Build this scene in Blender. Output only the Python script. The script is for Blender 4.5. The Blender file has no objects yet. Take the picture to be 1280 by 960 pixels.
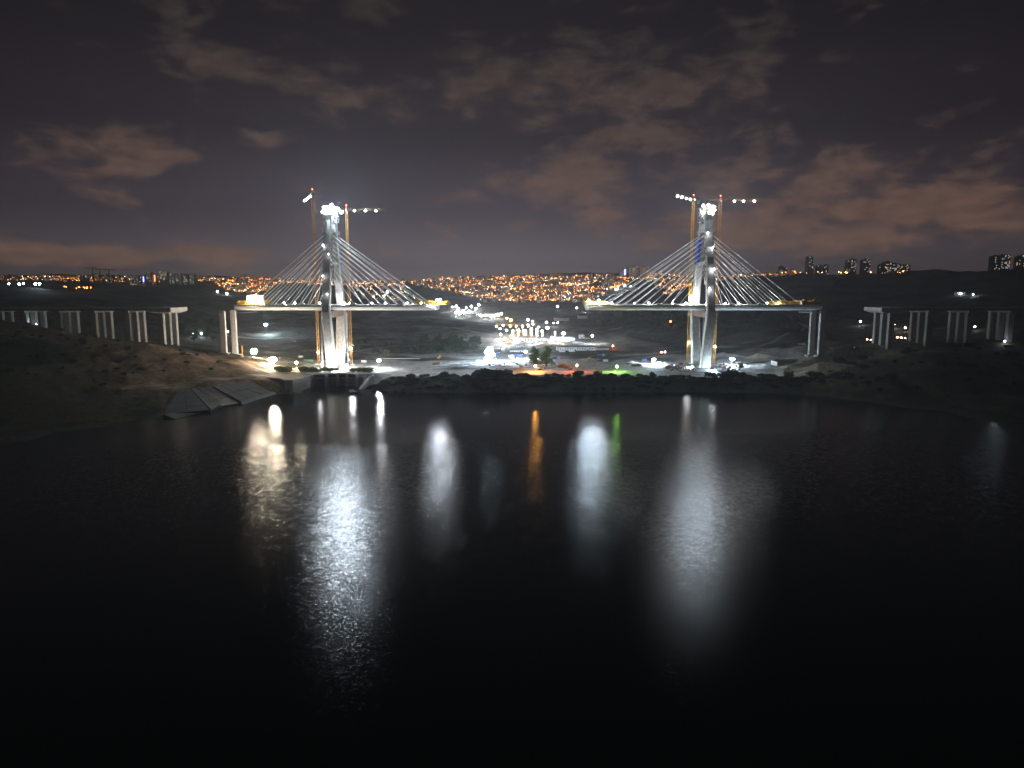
import bpy, math, random
import numpy as np
from mathutils import Vector, Matrix

random.seed(11)
rng = np.random.RandomState(11)
sc = bpy.context.scene
COL = sc.collection

# ------------------------------------------------------------------ camera
F = 853.0                       # focal length in pixels of the 1280 px wide photograph
CAMZ = 103.0
PITCH = math.atan((480 - 362) / F)
cam = bpy.data.cameras.new('camera')
cam.sensor_width = 36.0
cam.lens = 36.0 * F / 1280.0
cam.clip_start = 1.0
cam.clip_end = 30000.0
camo = bpy.data.objects.new('camera', cam)
COL.objects.link(camo)
camo.location = (0, 0, CAMZ)
camo.rotation_euler = (math.pi / 2 - PITCH, 0, 0)
sc.camera = camo

# ------------------------------------------------------------------ exposure and sampling
sc.view_settings.view_transform = 'Standard'
sc.view_settings.look = 'None'
sc.view_settings.exposure = 0.0
sc.view_settings.gamma = 1.0
sc.view_settings.use_curve_mapping = False
cy = sc.cycles
cy.use_denoising = True
cy.use_adaptive_sampling = False
cy.max_bounces = 4
cy.diffuse_bounces = 2
cy.glossy_bounces = 2
cy.transmission_bounces = 2
cy.volume_bounces = 0
cy.caustics_reflective = False
cy.caustics_refractive = False
cy.sample_clamp_indirect = 1.0
cy.use_light_tree = True
cy.volume_step_rate = 4.0

# ------------------------------------------------------------------ night sky (city glow and clouds)
world = bpy.data.worlds.new('World')
sc.world = world
world.use_nodes = True
wn, wl = world.node_tree.nodes, world.node_tree.links
wn.clear()

def WN(t, **k):
    n = wn.new(t)
    for a, b in k.items():
        setattr(n, a, b)
    return n

def wmath(op, a, b=None, c=None, clamp=False):
    n = WN('ShaderNodeMath', operation=op)
    n.use_clamp = clamp
    for i, v in enumerate((a, b, c)):
        if v is None:
            continue
        if isinstance(v, (int, float)):
            n.inputs[i].default_value = v
        else:
            wl.new(v, n.inputs[i])
    return n.outputs[0]

geo = WN('ShaderNodeTexCoord')
sep = WN('ShaderNodeSeparateXYZ')
wl.new(geo.outputs['Generated'], sep.inputs[0])
dx, dy, dz = sep.outputs
az = wmath('ARCTAN2', dx, dy)                       # 0 ahead, + to the right
el = wmath('ARCSINE', dz)
ramp = WN('ShaderNodeValToRGB')
cr = ramp.color_ramp
cr.interpolation = 'EASE'
stops = [(0.0, (.150, .112, .118)), (0.04, (.104, .083, .094)), (0.11, (.055, .0415, .0545)), (0.22, (.0265, .0195, .0265)),
         (0.36, (.0155, .0120, .0155)), (0.6, (.006, .005, .006)), (1.0, (.003, .0025, .003))]
cr.elements[0].position, cr.elements[0].color = stops[0][0], (*stops[0][1], 1)
cr.elements[1].position, cr.elements[1].color = stops[-1][0], (*stops[-1][1], 1)
for p, c in stops[1:-1]:
    e = cr.elements.new(p)
    e.color = (*c, 1)
elc = wmath('MAXIMUM', el, 0.0)
wl.new(elc, ramp.inputs[0])
# the glow of the town ahead fades round to the sides
azc = wmath('SUBTRACT', az, -0.05)
azg = wmath('MULTIPLY', azc, azc)
glow = wmath('ADD', wmath('MULTIPLY', wmath('EXPONENT', wmath('MULTIPLY', azg, -3.2)), 0.62), 0.38)

def blob(a0, e0, sa, se, amp):
    a = wmath('DIVIDE', wmath('SUBTRACT', az, a0), sa)
    e = wmath('DIVIDE', wmath('SUBTRACT', el, e0), se)
    s = wmath('ADD', wmath('MULTIPLY', a, a), wmath('MULTIPLY', e, e))
    return wmath('MULTIPLY', wmath('EXPONENT', wmath('MULTIPLY', s, -1.0)), amp)

def sky_az_el(px, py):
    xc, yc = (px - 640) / F, (480 - py) / F
    d = Vector((xc, math.cos(PITCH) + yc * math.sin(PITCH), -math.sin(PITCH) + yc * math.cos(PITCH))).normalized()
    return math.atan2(d.x, d.y), math.asin(d.z)

# cloud banks: where the cover thickens (direction, width, height, amount)
CL = [(730, 85, 150, 60, .32), (610, 105, 130, 36, .28), (830, 135, 130, 50, .26), (1000, 222, 150, 34, .50), (1150, 278, 190, 26, .56),
      (705, 212, 55, 24, .62), (745, 255, 60, 24, .55), (620, 232, 50, 18, .30), (150, 178, 90, 20, .56), (172, 210, 34, 11, .5),
      (215, 55, 45, 22, .36), (345, 85, 55, 18, .42), (415, 118, 62, 20, .42), (345, 172, 48, 12, .38), (100, 318, 190, 15, .52), (330, 322, 120, 10, .32),
      (440, 8, 90, 16, .34), (860, 280, 40, 14, .4), (960, 300, 130, 18, .40), (560, 240, 40, 10, .2), (1250, 255, 90, 30, .28), (470, 318, 50, 7, .32)]
cover = None
for px, py, wx, wy, amp in CL:
    a0, e0 = sky_az_el(px, py)
    b = blob(a0, e0, wx / F, wy / F, amp)
    cover = b if cover is None else wmath('ADD', cover, b)
cover = wmath('MINIMUM', cover, 0.62)
comb = WN('ShaderNodeCombineXYZ')
wl.new(wmath('MULTIPLY', az, 11.0), comb.inputs[0])
wl.new(wmath('MULTIPLY', el, 25.0), comb.inputs[1])
comb.inputs[2].default_value = 40.3      # picks the cloud pattern
nz = WN('ShaderNodeTexNoise')
nz.inputs['Scale'].default_value = 1.25
nz.inputs['Detail'].default_value = 8
nz.inputs['Roughness'].default_value = 0.58
nz.inputs['Distortion'].default_value = 0.25
wl.new(comb.outputs[0], nz.inputs['Vector'])
dens = wmath('ADD', wmath('MULTIPLY', wmath('SUBTRACT', nz.outputs['Fac'], .5), 2.7), wmath('MULTIPLY', cover, 1.15))
mr = WN('ShaderNodeMapRange', interpolation_type='SMOOTHSTEP')
mr.inputs['From Min'].default_value = 0.12
mr.inputs['From Max'].default_value = 0.80
wl.new(dens, mr.inputs['Value'])
# clouds catch the town's sodium light, more so low down
cramp = WN('ShaderNodeValToRGB')
ce = cramp.color_ramp
ce.elements[0].position, ce.elements[0].color = 0.0, (.185, .108, .078, 1)
ce.elements[1].position, ce.elements[1].color = 0.6, (.020, .016, .0155, 1)
for p, c in ((0.10, (.142, .080, .060)), (0.2, (.094, .060, .048)), (0.32, (.050, .038, .033))):
    e = ce.elements.new(p)
    e.color = (*c, 1)
wl.new(elc, cramp.inputs[0])
nz2 = WN('ShaderNodeTexNoise')
nz2.inputs['Scale'].default_value = 3.6
nz2.inputs['Detail'].default_value = 4
wl.new(comb.outputs[0], nz2.inputs['Vector'])
tone = wmath('ADD', wmath('MULTIPLY', nz2.outputs['Fac'], 0.9), 0.5)
cmul = WN('ShaderNodeMix', data_type='RGBA', blend_type='MULTIPLY')
cmul.inputs[0].default_value = 1.0
wl.new(cramp.outputs[0], cmul.inputs[6])
wl.new(tone, cmul.inputs[7])
gmul = WN('ShaderNodeMix', data_type='RGBA', blend_type='MULTIPLY')
gmul.inputs[0].default_value = 1.0
wl.new(ramp.outputs[0], gmul.inputs[6])
wl.new(glow, gmul.inputs[7])
mixc = WN('ShaderNodeMix', data_type='RGBA')
wl.new(wmath('MULTIPLY', mr.outputs[0], 0.80), mixc.inputs[0])
wl.new(gmul.outputs[2], mixc.inputs[6])
wl.new(cmul.outputs[2], mixc.inputs[7])
# faint residual scattered daylight: the sun far below the horizon
skyt = WN('ShaderNodeTexSky', sky_type='NISHITA')
skyt.sun_disc = False
skyt.sun_elevation = math.radians(-10)
skyt.sun_rotation = math.radians(200)
bg1 = WN('ShaderNodeBackground')
bg1.inputs[1].default_value = 1.0
wl.new(mixc.outputs[2], bg1.inputs[0])
bg2 = WN('ShaderNodeBackground')
bg2.inputs[1].default_value = 0.05
wl.new(skyt.outputs[0], bg2.inputs[0])
addw = WN('ShaderNodeAddShader')
wl.new(bg1.outputs[0], addw.inputs[0])
wl.new(bg2.outputs[0], addw.inputs[1])
wout = WN('ShaderNodeOutputWorld')
wl.new(addw.outputs[0], wout.inputs[0])

# ------------------------------------------------------------------ helpers
def ray(px, py):
    xc, yc = (px - 640) / F, (480 - py) / F
    return Vector((xc, math.cos(PITCH) + yc * math.sin(PITCH), -math.sin(PITCH) + yc * math.cos(PITCH)))

def P(px, py, Y):
    d = ray(px, py)
    s = Y / d.y
    return Vector((d.x * s, Y, CAMZ + d.z * s))

def Pz(px, py, z):
    d = ray(px, py)
    s = (z - CAMZ) / d.z
    return Vector((d.x * s, d.y * s, z))

class MB:
    def __init__(self):
        self.v, self.f, self.m = [], [], []
    def add(self, vs, fs, m=0):
        o = len(self.v)
        self.v += [tuple(q) for q in vs]
        self.f += [tuple(i + o for i in f) for f in fs]
        self.m += [m] * len(fs)
        return self
    def box(self, c, s, rz=0.0, m=0, taper=1.0):
        x, y, z = s[0] / 2, s[1] / 2, s[2] / 2
        ca, sa = math.cos(rz), math.sin(rz)
        vs = []
        for k in (-1, 1):
            t = taper if k == 1 else 1.0
            for i, j in ((-1, -1), (1, -1), (1, 1), (-1, 1)):
                a, b = i * x * t, j * y * t
                vs.append((c[0] + a * ca - b * sa, c[1] + a * sa + b * ca, c[2] + k * z))
        return self.add(vs, [(0, 3, 2, 1), (4, 5, 6, 7), (0, 1, 5, 4), (1, 2, 6, 5), (2, 3, 7, 6), (3, 0, 4, 7)], m)
    def tube(self, p0, p1, r0, r1=None, n=6, m=0, cap=True):
        r1 = r0 if r1 is None else r1
        p0, p1 = Vector(p0), Vector(p1)
        d = (p1 - p0).normalized()
        u = d.orthogonal().normalized() if abs(d.z) < .999 else Vector((1, 0, 0))
        w = d.cross(u)
        vs = []
        for p, r in ((p0, r0), (p1, r1)):
            for i in range(n):
                a = 2 * math.pi * (i + .5) / n
                vs.append(p + (u * math.cos(a) + w * math.sin(a)) * r)
        fs = [(i, (i + 1) % n, n + (i + 1) % n, n + i) for i in range(n)]
        if cap:
            fs += [tuple(reversed(range(n))), tuple(range(n, 2 * n))]
        return self.add(vs, fs, m)
    def prism(self, poly, z0, z1, m=0):
        n = len(poly)
        vs = [(a, b, z0) for a, b in poly] + [(a, b, z1) for a, b in poly]
        fs = [(i, (i + 1) % n, n + (i + 1) % n, n + i) for i in range(n)]
        fs += [tuple(reversed(range(n))), tuple(range(n, 2 * n))]
        return self.add(vs, fs, m)
    def ball(self, c, r, seg=8, ring=4, m=0, sz=1.0):
        vs = [(c[0], c[1], c[2] + r * sz)]
        for j in range(1, ring):
            t = math.pi * j / ring
            for i in range(seg):
                a = 2 * math.pi * i / seg
                vs.append((c[0] + r * math.sin(t) * math.cos(a), c[1] + r * math.sin(t) * math.sin(a), c[2] + r * sz * math.cos(t)))
        vs.append((c[0], c[1], c[2] - r * sz))
        fs = [(0, 1 + i, 1 + (i + 1) % seg) for i in range(seg)]
        for j in range(ring - 2):
            o = 1 + j * seg
            fs += [(o + i, o + seg + i, o + seg + (i + 1) % seg, o + (i + 1) % seg) for i in range(seg)]
        o = 1 + (ring - 2) * seg
        fs += [(o + i, len(vs) - 1, o + (i + 1) % seg) for i in range(seg)]
        return self.add(vs, fs, m)
    def lattice(self, p0, p1, w, h, seg, rc, rb, up=None, m=0):
        """four chords with zig-zag bracing on all sides"""
        p0, p1 = Vector(p0), Vector(p1)
        d = p1 - p0
        L = d.length
        d.normalize()
        if up is None:
            u, q = Vector((1, 0, 0)), Vector((0, 1, 0))
        else:
            q = Vector(up)
            u = d.cross(q).normalized()
        n = max(1, round(L / seg))
        cs = [u * (w / 2) + q * (h / 2), -u * (w / 2) + q * (h / 2), -u * (w / 2) - q * (h / 2), u * (w / 2) - q * (h / 2)]
        for c in cs:
            self.tube(p0 + c, p1 + c, rc, rc, 4, m, False)
        for k in range(n):
            a, b = p0 + d * (L * k / n), p0 + d * (L * (k + 1) / n)
            for i in range(4):
                c0, c1 = cs[i], cs[(i + 1) % 4]
                if k % 2:
                    c0, c1 = c1, c0
                self.tube(a + c0, b + c1, rb, rb, 3, m, False)
                self.tube(b + c0, b + c1, rb, rb, 3, m, False)
        return self
    def mesh(self, name, mats):
        me = bpy.data.meshes.new(name)
        me.from_pydata(self.v, [], self.f)
        if not isinstance(mats, (list, tuple)):
            mats = [mats]
        for q in mats:
            me.materials.append(q)
        if len(mats) > 1:
            me.polygons.foreach_set('material_index', self.m)
        me.update()
        return me
    def build(self, name, mats, parent=None):
        o = bpy.data.objects.new(name, self.mesh(name, mats))
        COL.objects.link(o)
        o.parent = parent
        return o

def put(name, me, parent=None, loc=None, rz=None):
    o = bpy.data.objects.new(name, me)
    COL.objects.link(o)
    o.parent = parent
    if loc is not None:
        o.location = loc
    if rz is not None:
        o.rotation_euler = (0, 0, rz)
    return o

def tag(o, label, cat, group=None):
    o['label'] = label
    o['category'] = cat
    if group:
        o['group'] = group
    return o

def thing(name, label, cat, loc=(0, 0, 0), rz=0.0, group=None):
    o = bpy.data.objects.new(name, None)
    COL.objects.link(o)
    o.location = loc
    o.rotation_euler = (0, 0, rz)
    return tag(o, label, cat, group)

def dup(root, loc, rz=0.0, label=None, group=None, s=1.0):
    r = root.copy()
    COL.objects.link(r)
    r.location = loc
    r.rotation_euler = (0, 0, rz)
    r.scale = (s, s, s) if isinstance(s, (int, float)) else s
    if label:
        r['label'] = label
    if group:
        r['group'] = group
    for ch in list(root.children):
        c = ch.copy()
        COL.objects.link(c)
        c.parent = r
        for g in ch.children:
            e = g.copy()
            COL.objects.link(e)
            e.parent = c
    return r

# ------------------------------------------------------------------ materials
MATS = {}

def mat(name, col, rough=0.8, metal=0.0, var=0.25, scale=0.3, bump=0.0, col2=None, coords='Object'):
    if name in MATS:
        return MATS[name]
    m = bpy.data.materials.new(name)
    m.use_nodes = True
    n, l = m.node_tree.nodes, m.node_tree.links
    b = n['Principled BSDF']
    b.inputs['Roughness'].default_value = rough
    b.inputs['Metallic'].default_value = metal
    tc = n.new('ShaderNodeTexCoord')
    t = n.new('ShaderNodeTexNoise')
    t.inputs['Scale'].default_value = scale
    t.inputs['Detail'].default_value = 6
    t.inputs['Roughness'].default_value = 0.6
    l.new(tc.outputs[coords], t.inputs['Vector'])
    r = n.new('ShaderNodeValToRGB')
    lo = tuple(c * (1 - var) for c in col)
    hi = tuple(min(1, c * (1 + var)) for c in (col2 or col))
    r.color_ramp.elements[0].position, r.color_ramp.elements[0].color = 0.32, (*lo, 1)
    r.color_ramp.elements[1].position, r.color_ramp.elements[1].color = 0.68, (*hi, 1)
    l.new(t.outputs['Fac'], r.inputs[0])
    l.new(r.outputs[0], b.inputs['Base Color'])
    if bump:
        bp = n.new('ShaderNodeBump')
        bp.inputs['Strength'].default_value = 0.6
        bp.inputs['Distance'].default_value = bump
        l.new(t.outputs['Fac'], bp.inputs['Height'])
        l.new(bp.outputs[0], b.inputs['Normal'])
    MATS[name] = m
    return m

def emit(name, col, strength):
    if name in MATS:
        return MATS[name]
    m = bpy.data.materials.new(name)
    m.use_nodes = True
    n, l = m.node_tree.nodes, m.node_tree.links
    n.clear()
    e = n.new('ShaderNodeEmission')
    e.inputs[0].default_value = (*col, 1)
    e.inputs[1].default_value = strength
    o = n.new('ShaderNodeOutputMaterial')
    l.new(e.outputs[0], o.inputs[0])
    MATS[name] = m
    return m

def concrete(name, c, sc_=0.35, stain=0.35):
    """cast concrete: mottled, streaked with rain marks, faint lift lines"""
    if name in MATS:
        return MATS[name]
    m = mat(name, (c, c * .975, c * .93), 0.85, var=0.16, scale=sc_, bump=0.05)
    n, l = m.node_tree.nodes, m.node_tree.links
    b = n['Principled BSDF']
    src = b.inputs['Base Color'].links[0].from_socket
    tc = n.new('ShaderNodeTexCoord')
    mp = n.new('ShaderNodeMapping')
    mp.inputs['Scale'].default_value = (0.8, 0.8, 0.05)
    l.new(tc.outputs['Object'], mp.inputs[0])
    t = n.new('ShaderNodeTexNoise')
    t.inputs['Scale'].default_value = 1.0
    t.inputs['Detail'].default_value = 5
    l.new(mp.outputs[0], t.inputs['Vector'])
    r = n.new('ShaderNodeMapRange')
    r.inputs['From Min'].default_value = 0.4
    r.inputs['From Max'].default_value = 0.72
    r.inputs['To Min'].default_value = 1.0
    r.inputs['To Max'].default_value = 1.0 - stain
    l.new(t.outputs['Fac'], r.inputs[0])
    mx = n.new('ShaderNodeMix')
    mx.data_type = 'RGBA'
    mx.blend_type = 'MULTIPLY'
    mx.inputs[0].default_value = 1.0
    l.new(src, mx.inputs[6])
    l.new(r.outputs[0], mx.inputs[7])
    l.new(mx.outputs[2], b.inputs['Base Color'])
    return m

CONC = concrete('concrete', 0.42)
CONC_D = concrete('concrete_old', 0.26, 0.25, 0.45)
CONC_W = concrete('concrete_pale', 0.50)
STEEL_Y = mat('yellow_steel', (.60, .34, .03), .5, var=.3, scale=.6)
STEEL_O = mat('ochre_steel', (.40, .19, .03), .5, var=.3, scale=.6)
STEEL_R = mat('red_steel', (.5, .05, .03), .5)
STEEL_G = mat('grey_steel', (.32, .33, .35), .5, .3)
STEEL_D = mat('dark_steel', (.05, .05, .055), .5, .2)
RUST = mat('rusty_steel', (.16, .075, .045), .8)
WHITE = mat('white_paint', (.72, .72, .70), .5, var=.08)
CABLE = mat('stay_sheath', (.85, .85, .84), .4, var=.03)
BLUEP = mat('blue_paint', (.04, .10, .35), .5)
REDP = mat('red_paint', (.40, .04, .03), .5)
GREENP = mat('green_paint', (.05, .20, .09), .5)
GREYP = mat('grey_sheet', (.30, .31, .32), .6)
RUBBER = mat('rubber', (.02, .02, .02), .9)
GLASS = mat('dark_glass', (.02, .025, .03), .1)
PLY = mat('formwork_ply', (.48, .36, .14), .7)
BLUE_SHEET = mat('blue_netting', (.06, .10, .55), .7)
# ------------------------------------------------------------------ terrain
def vnoise(x, y, seed):
    xi, yi = np.floor(x).astype(np.int64), np.floor(y).astype(np.int64)
    xf, yf = x - xi, y - yi
    xf, yf = xf * xf * (3 - 2 * xf), yf * yf * (3 - 2 * yf)
    def h(i, j):
        n = (i * 374761393 + j * 668265263 + seed * 974634777) & 0xffffffff
        n = ((n ^ (n >> 13)) * 1274126177) & 0xffffffff
        return ((n ^ (n >> 16)) & 0xffff) / 65535.0
    return (h(xi, yi) * (1 - xf) + h(xi + 1, yi) * xf) * (1 - yf) + (h(xi, yi + 1) * (1 - xf) + h(xi + 1, yi + 1) * xf) * yf

def fbm(x, y, seed, o=4):
    s, a, t = 0, 1.0, 0
    for k in range(o):
        s = s + a * (vnoise(x * 2 ** k, y * 2 ** k, seed + k) - .5)
        t += a
        a *= .5
    return s / t * 2

PROF = {
 -900: [(200, -4), (230, 0), (330, 18), (520, 60), (740, 95), (900, 95), (1600, 140), (2500, 130), (3800, 200), (7000, 150)],
 -300: [(330, -4), (350, 0), (430, 14), (560, 42), (700, 78), (760, 84), (900, 72), (1200, 90), (1650, 118), (2500, 110), (3800, 190), (7000, 150)],
 0: [(430, -4), (452, 0), (480, 4), (540, 15), (620, 36), (690, 60), (735, 71), (800, 62), (900, 52), (1200, 78), (1650, 109), (2100, 95), (3000, 116), (3800, 185), (7000, 150)],
 100: [(485, -4), (500, 0), (540, 6), (600, 13), (660, 34), (735, 57), (800, 50), (900, 44), (1300, 70), (1800, 103), (2300, 95), (3000, 118), (3800, 184), (7000, 150)],
 200: [(528, -4), (543, 0), (612, 12), (650, 14), (700, 32), (740, 45), (800, 43), (900, 28), (1200, 45), (1800, 90), (2500, 95), (3000, 112), (3800, 182), (7000, 150)],
 280: [(585, -4), (600, 0), (650, 12.5), (690, 14), (730, 27), (765, 33), (800, 33), (900, 18), (1200, 22), (1700, 50), (2300, 78), (2700, 93), (3400, 155), (3800, 176), (7000, 150)],
 340: [(655, -4), (668, 0), (682, 12.5), (745, 13.5), (790, 17), (850, 14), (1000, 13), (1200, 18), (1300, 32), (1450, 38), (1600, 33), (2000, 50), (2500, 80), (2800, 96), (3800, 168), (7000, 140)],
 385: [(738, -4), (742, 12), (800, 12), (1000, 12), (1220, 16), (1330, 32), (1500, 36), (1700, 32), (2200, 48), (2600, 75), (2900, 100), (3800, 158), (7000, 140)],
 462: [(738, -4), (742, 12), (800, 11.5), (1000, 12), (1340, 15), (1500, 22), (1800, 24), (2200, 45), (2700, 80), (3000, 104), (3800, 148), (7000, 130)],
 480: [(680, -4), (692, 0), (722, 11), (800, 11.5), (1000, 12), (1400, 15), (1800, 22), (2200, 45), (2700, 80), (3000, 105), (3800, 148), (7000, 130)],
 520: [(668, -4), (683, 0), (712, 11), (800, 11), (1000, 12), (1300, 15), (1800, 22), (2200, 42), (2600, 72), (3000, 106), (3800, 152), (7000, 130)],
 600: [(668, -4), (683, 0), (712, 11), (1000, 11), (1600, 13), (2000, 15), (2300, 34), (2600, 62), (3000, 112), (3700, 180), (7000, 140)],
 680: [(668, -4), (683, 0), (712, 11), (1000, 11), (1600, 13), (2000, 16), (2300, 36), (2600, 64), (3000, 116), (3700, 188), (7000, 140)],
 760: [(668, -4), (683, 0), (712, 11), (1000, 11), (1400, 15), (1800, 22), (2100, 40), (2500, 64), (3000, 122), (3700, 193), (7000, 140)],
 840: [(668, -4), (683, 0), (712, 11), (850, 11), (1000, 13), (1200, 20), (1600, 36), (2000, 52), (2400, 80), (2800, 108), (3500, 182), (7000, 140)],
 920: [(668, -4), (682, 0), (712, 11), (850, 12), (930, 14), (1050, 21), (1300, 36), (1600, 54), (2000, 92), (2300, 120), (2800, 162), (7000, 140)],
 985: [(660, -4), (675, 0), (712, 11), (800, 14), (880, 18), (1000, 26), (1200, 46), (1400, 68), (1700, 106), (2100, 152), (2600, 150), (7000, 140)],
 1025: [(645, -4), (660, 0), (700, 10), (745, 17), (785, 30), (830, 31), (1000, 33), (1200, 50), (1450, 85), (1700, 120), (2000, 150), (2600, 148), (7000, 140)],
 1080: [(613, -4), (628, 0), (660, 8), (700, 17), (740, 26), (790, 34), (850, 36), (1000, 42), (1200, 56), (1500, 95), (1900, 146), (2500, 140), (7000, 130)],
 1160: [(570, -4), (585, 0), (640, 12), (700, 26), (750, 36), (800, 39), (1000, 46), (1200, 64), (1450, 110), (1700, 149), (2300, 140), (7000, 130)],
 1280: [(505, -4), (522, 0), (580, 10), (680, 25), (740, 37), (800, 47), (1000, 62), (1200, 95), (1500, 147), (2300, 130), (7000, 120)],
 1600: [(420, -4), (440, 0), (540, 20), (700, 45), (900, 68), (1200, 110), (1500, 155), (2300, 150), (7000, 120)],
 2180: [(250, -4), (280, 0), (400, 20), (700, 60), (900, 80), (1200, 120), (1500, 160), (2300, 150), (7000, 120)],
}
PK = sorted(PROF)
GU = np.concatenate([np.arange(-900, -60, 24), np.arange(-60, 1340, 4.0), np.arange(1340, 2181, 24)])   # direction columns
GY = np.concatenate([np.geomspace(200, 420, 24)[:-1], np.geomspace(420, 800, 130)[:-1], np.geomspace(800, 4200, 190)[:-1], np.geomspace(4200, 7000, 10)])
prof = np.array([np.interp(GY, [q[0] for q in PROF[k]], [q[1] for q in PROF[k]]) for k in PK])
UU = np.clip(GU, PK[0], PK[-1])
ZZ = np.empty((len(GU), len(GY)))
for j in range(len(GY)):
    ZZ[:, j] = np.interp(UU, PK, prof[:, j])
# soften the joins between neighbouring columns
for _ in range(3):
    ZZ[2:-2] = (ZZ[:-4] + 2 * ZZ[1:-3] + 2 * ZZ[2:-2] + 2 * ZZ[3:-1] + ZZ[4:]) / 8
Ygrid = np.broadcast_to(GY[None, :], ZZ.shape)
Xgrid = (GU[:, None] - 640) / F * Ygrid
pxg = np.broadcast_to(GU[:, None], ZZ.shape)
flat = ((pxg > 380) & (pxg < 830) & (Ygrid < 1300)) | ((pxg > 200) & (pxg < 480) & (Ygrid < 700))
rough_amt = np.where(flat, 0.12, 1.0) * np.clip((Ygrid - 350) / 300, .3, 1.2)
ZZ = ZZ + rough_amt * (fbm(Xgrid / 95, Ygrid / 95, 3, 3) * np.clip(ZZ, 0, 40) * .16 + fbm(Xgrid / 17, Ygrid / 17, 9, 3) * np.clip(ZZ, 0, 12) * .12)
# broken ground of the left slope and the valley floor
brk = np.clip((300 - pxg) / 60, 0, 1) * np.clip((Ygrid - 560) / 60, 0, 1) * np.clip((820 - Ygrid) / 40, 0, 1)
ZZ = ZZ + brk * (fbm(Xgrid / 26, Ygrid / 34, 61, 4) * 3.4)
val = np.clip((Ygrid - 980) / 120, 0, 1) * np.clip((2300 - Ygrid) / 300, 0, 1)
ZZ = ZZ + val * np.clip(fbm(Xgrid / 70, Ygrid / 150, 71, 4) * 9, -2, 9)
# eroded gullies of the bare bank on the left
gul = np.exp(-((pxg - 140) / 60) ** 2 - ((Ygrid - 672) / 28) ** 2)
ZZ = ZZ - gul * 8 * np.clip(fbm(Xgrid / 9, Ygrid / 22, 21, 3) + .35, 0, 1)

rampz = (pxg > 198) & (pxg < 354) & (ZZ > .2) & (ZZ < 12.4) & (Ygrid < 706)
ZZ = np.where(rampz, ZZ - 1.3, ZZ)

def H(x, y):
    u = 640 + F * x / y
    i = int(np.clip(np.searchsorted(GU, u) - 1, 0, len(GU) - 2))
    j = int(np.clip(np.searchsorted(GY, y) - 1, 0, len(GY) - 2))
    a = min(max((u - GU[i]) / (GU[i + 1] - GU[i]), 0), 1)
    b = min(max((y - GY[j]) / (GY[j + 1] - GY[j]), 0), 1)
    return float((ZZ[i, j] * (1 - a) + ZZ[i + 1, j] * a) * (1 - b) + (ZZ[i, j + 1] * (1 - a) + ZZ[i + 1, j + 1] * a) * b)

def G(px, Y, dz=0.0):
    """ground point in that direction at depth Y"""
    x = (px - 640) / F * Y
    z = H(x, Y)
    d = Y * math.cos(PITCH) + (CAMZ - z) * math.sin(PITCH)
    x = (px - 640) / F * d
    return Vector((x, Y, H(x, Y) + dz))

def hit(px, py, y0=420.0, y1=4100.0):
    """where the sight line through a pixel meets the ground"""
    d = ray(px, py)
    Y, last = y0, None
    while Y < y1:
        s = Y / d.y
        x, z = d.x * s, CAMZ + d.z * s
        h = H(x, Y)
        if z <= h:
            return Vector((x, Y, h))
        Y *= 1.004
    return None

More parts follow.
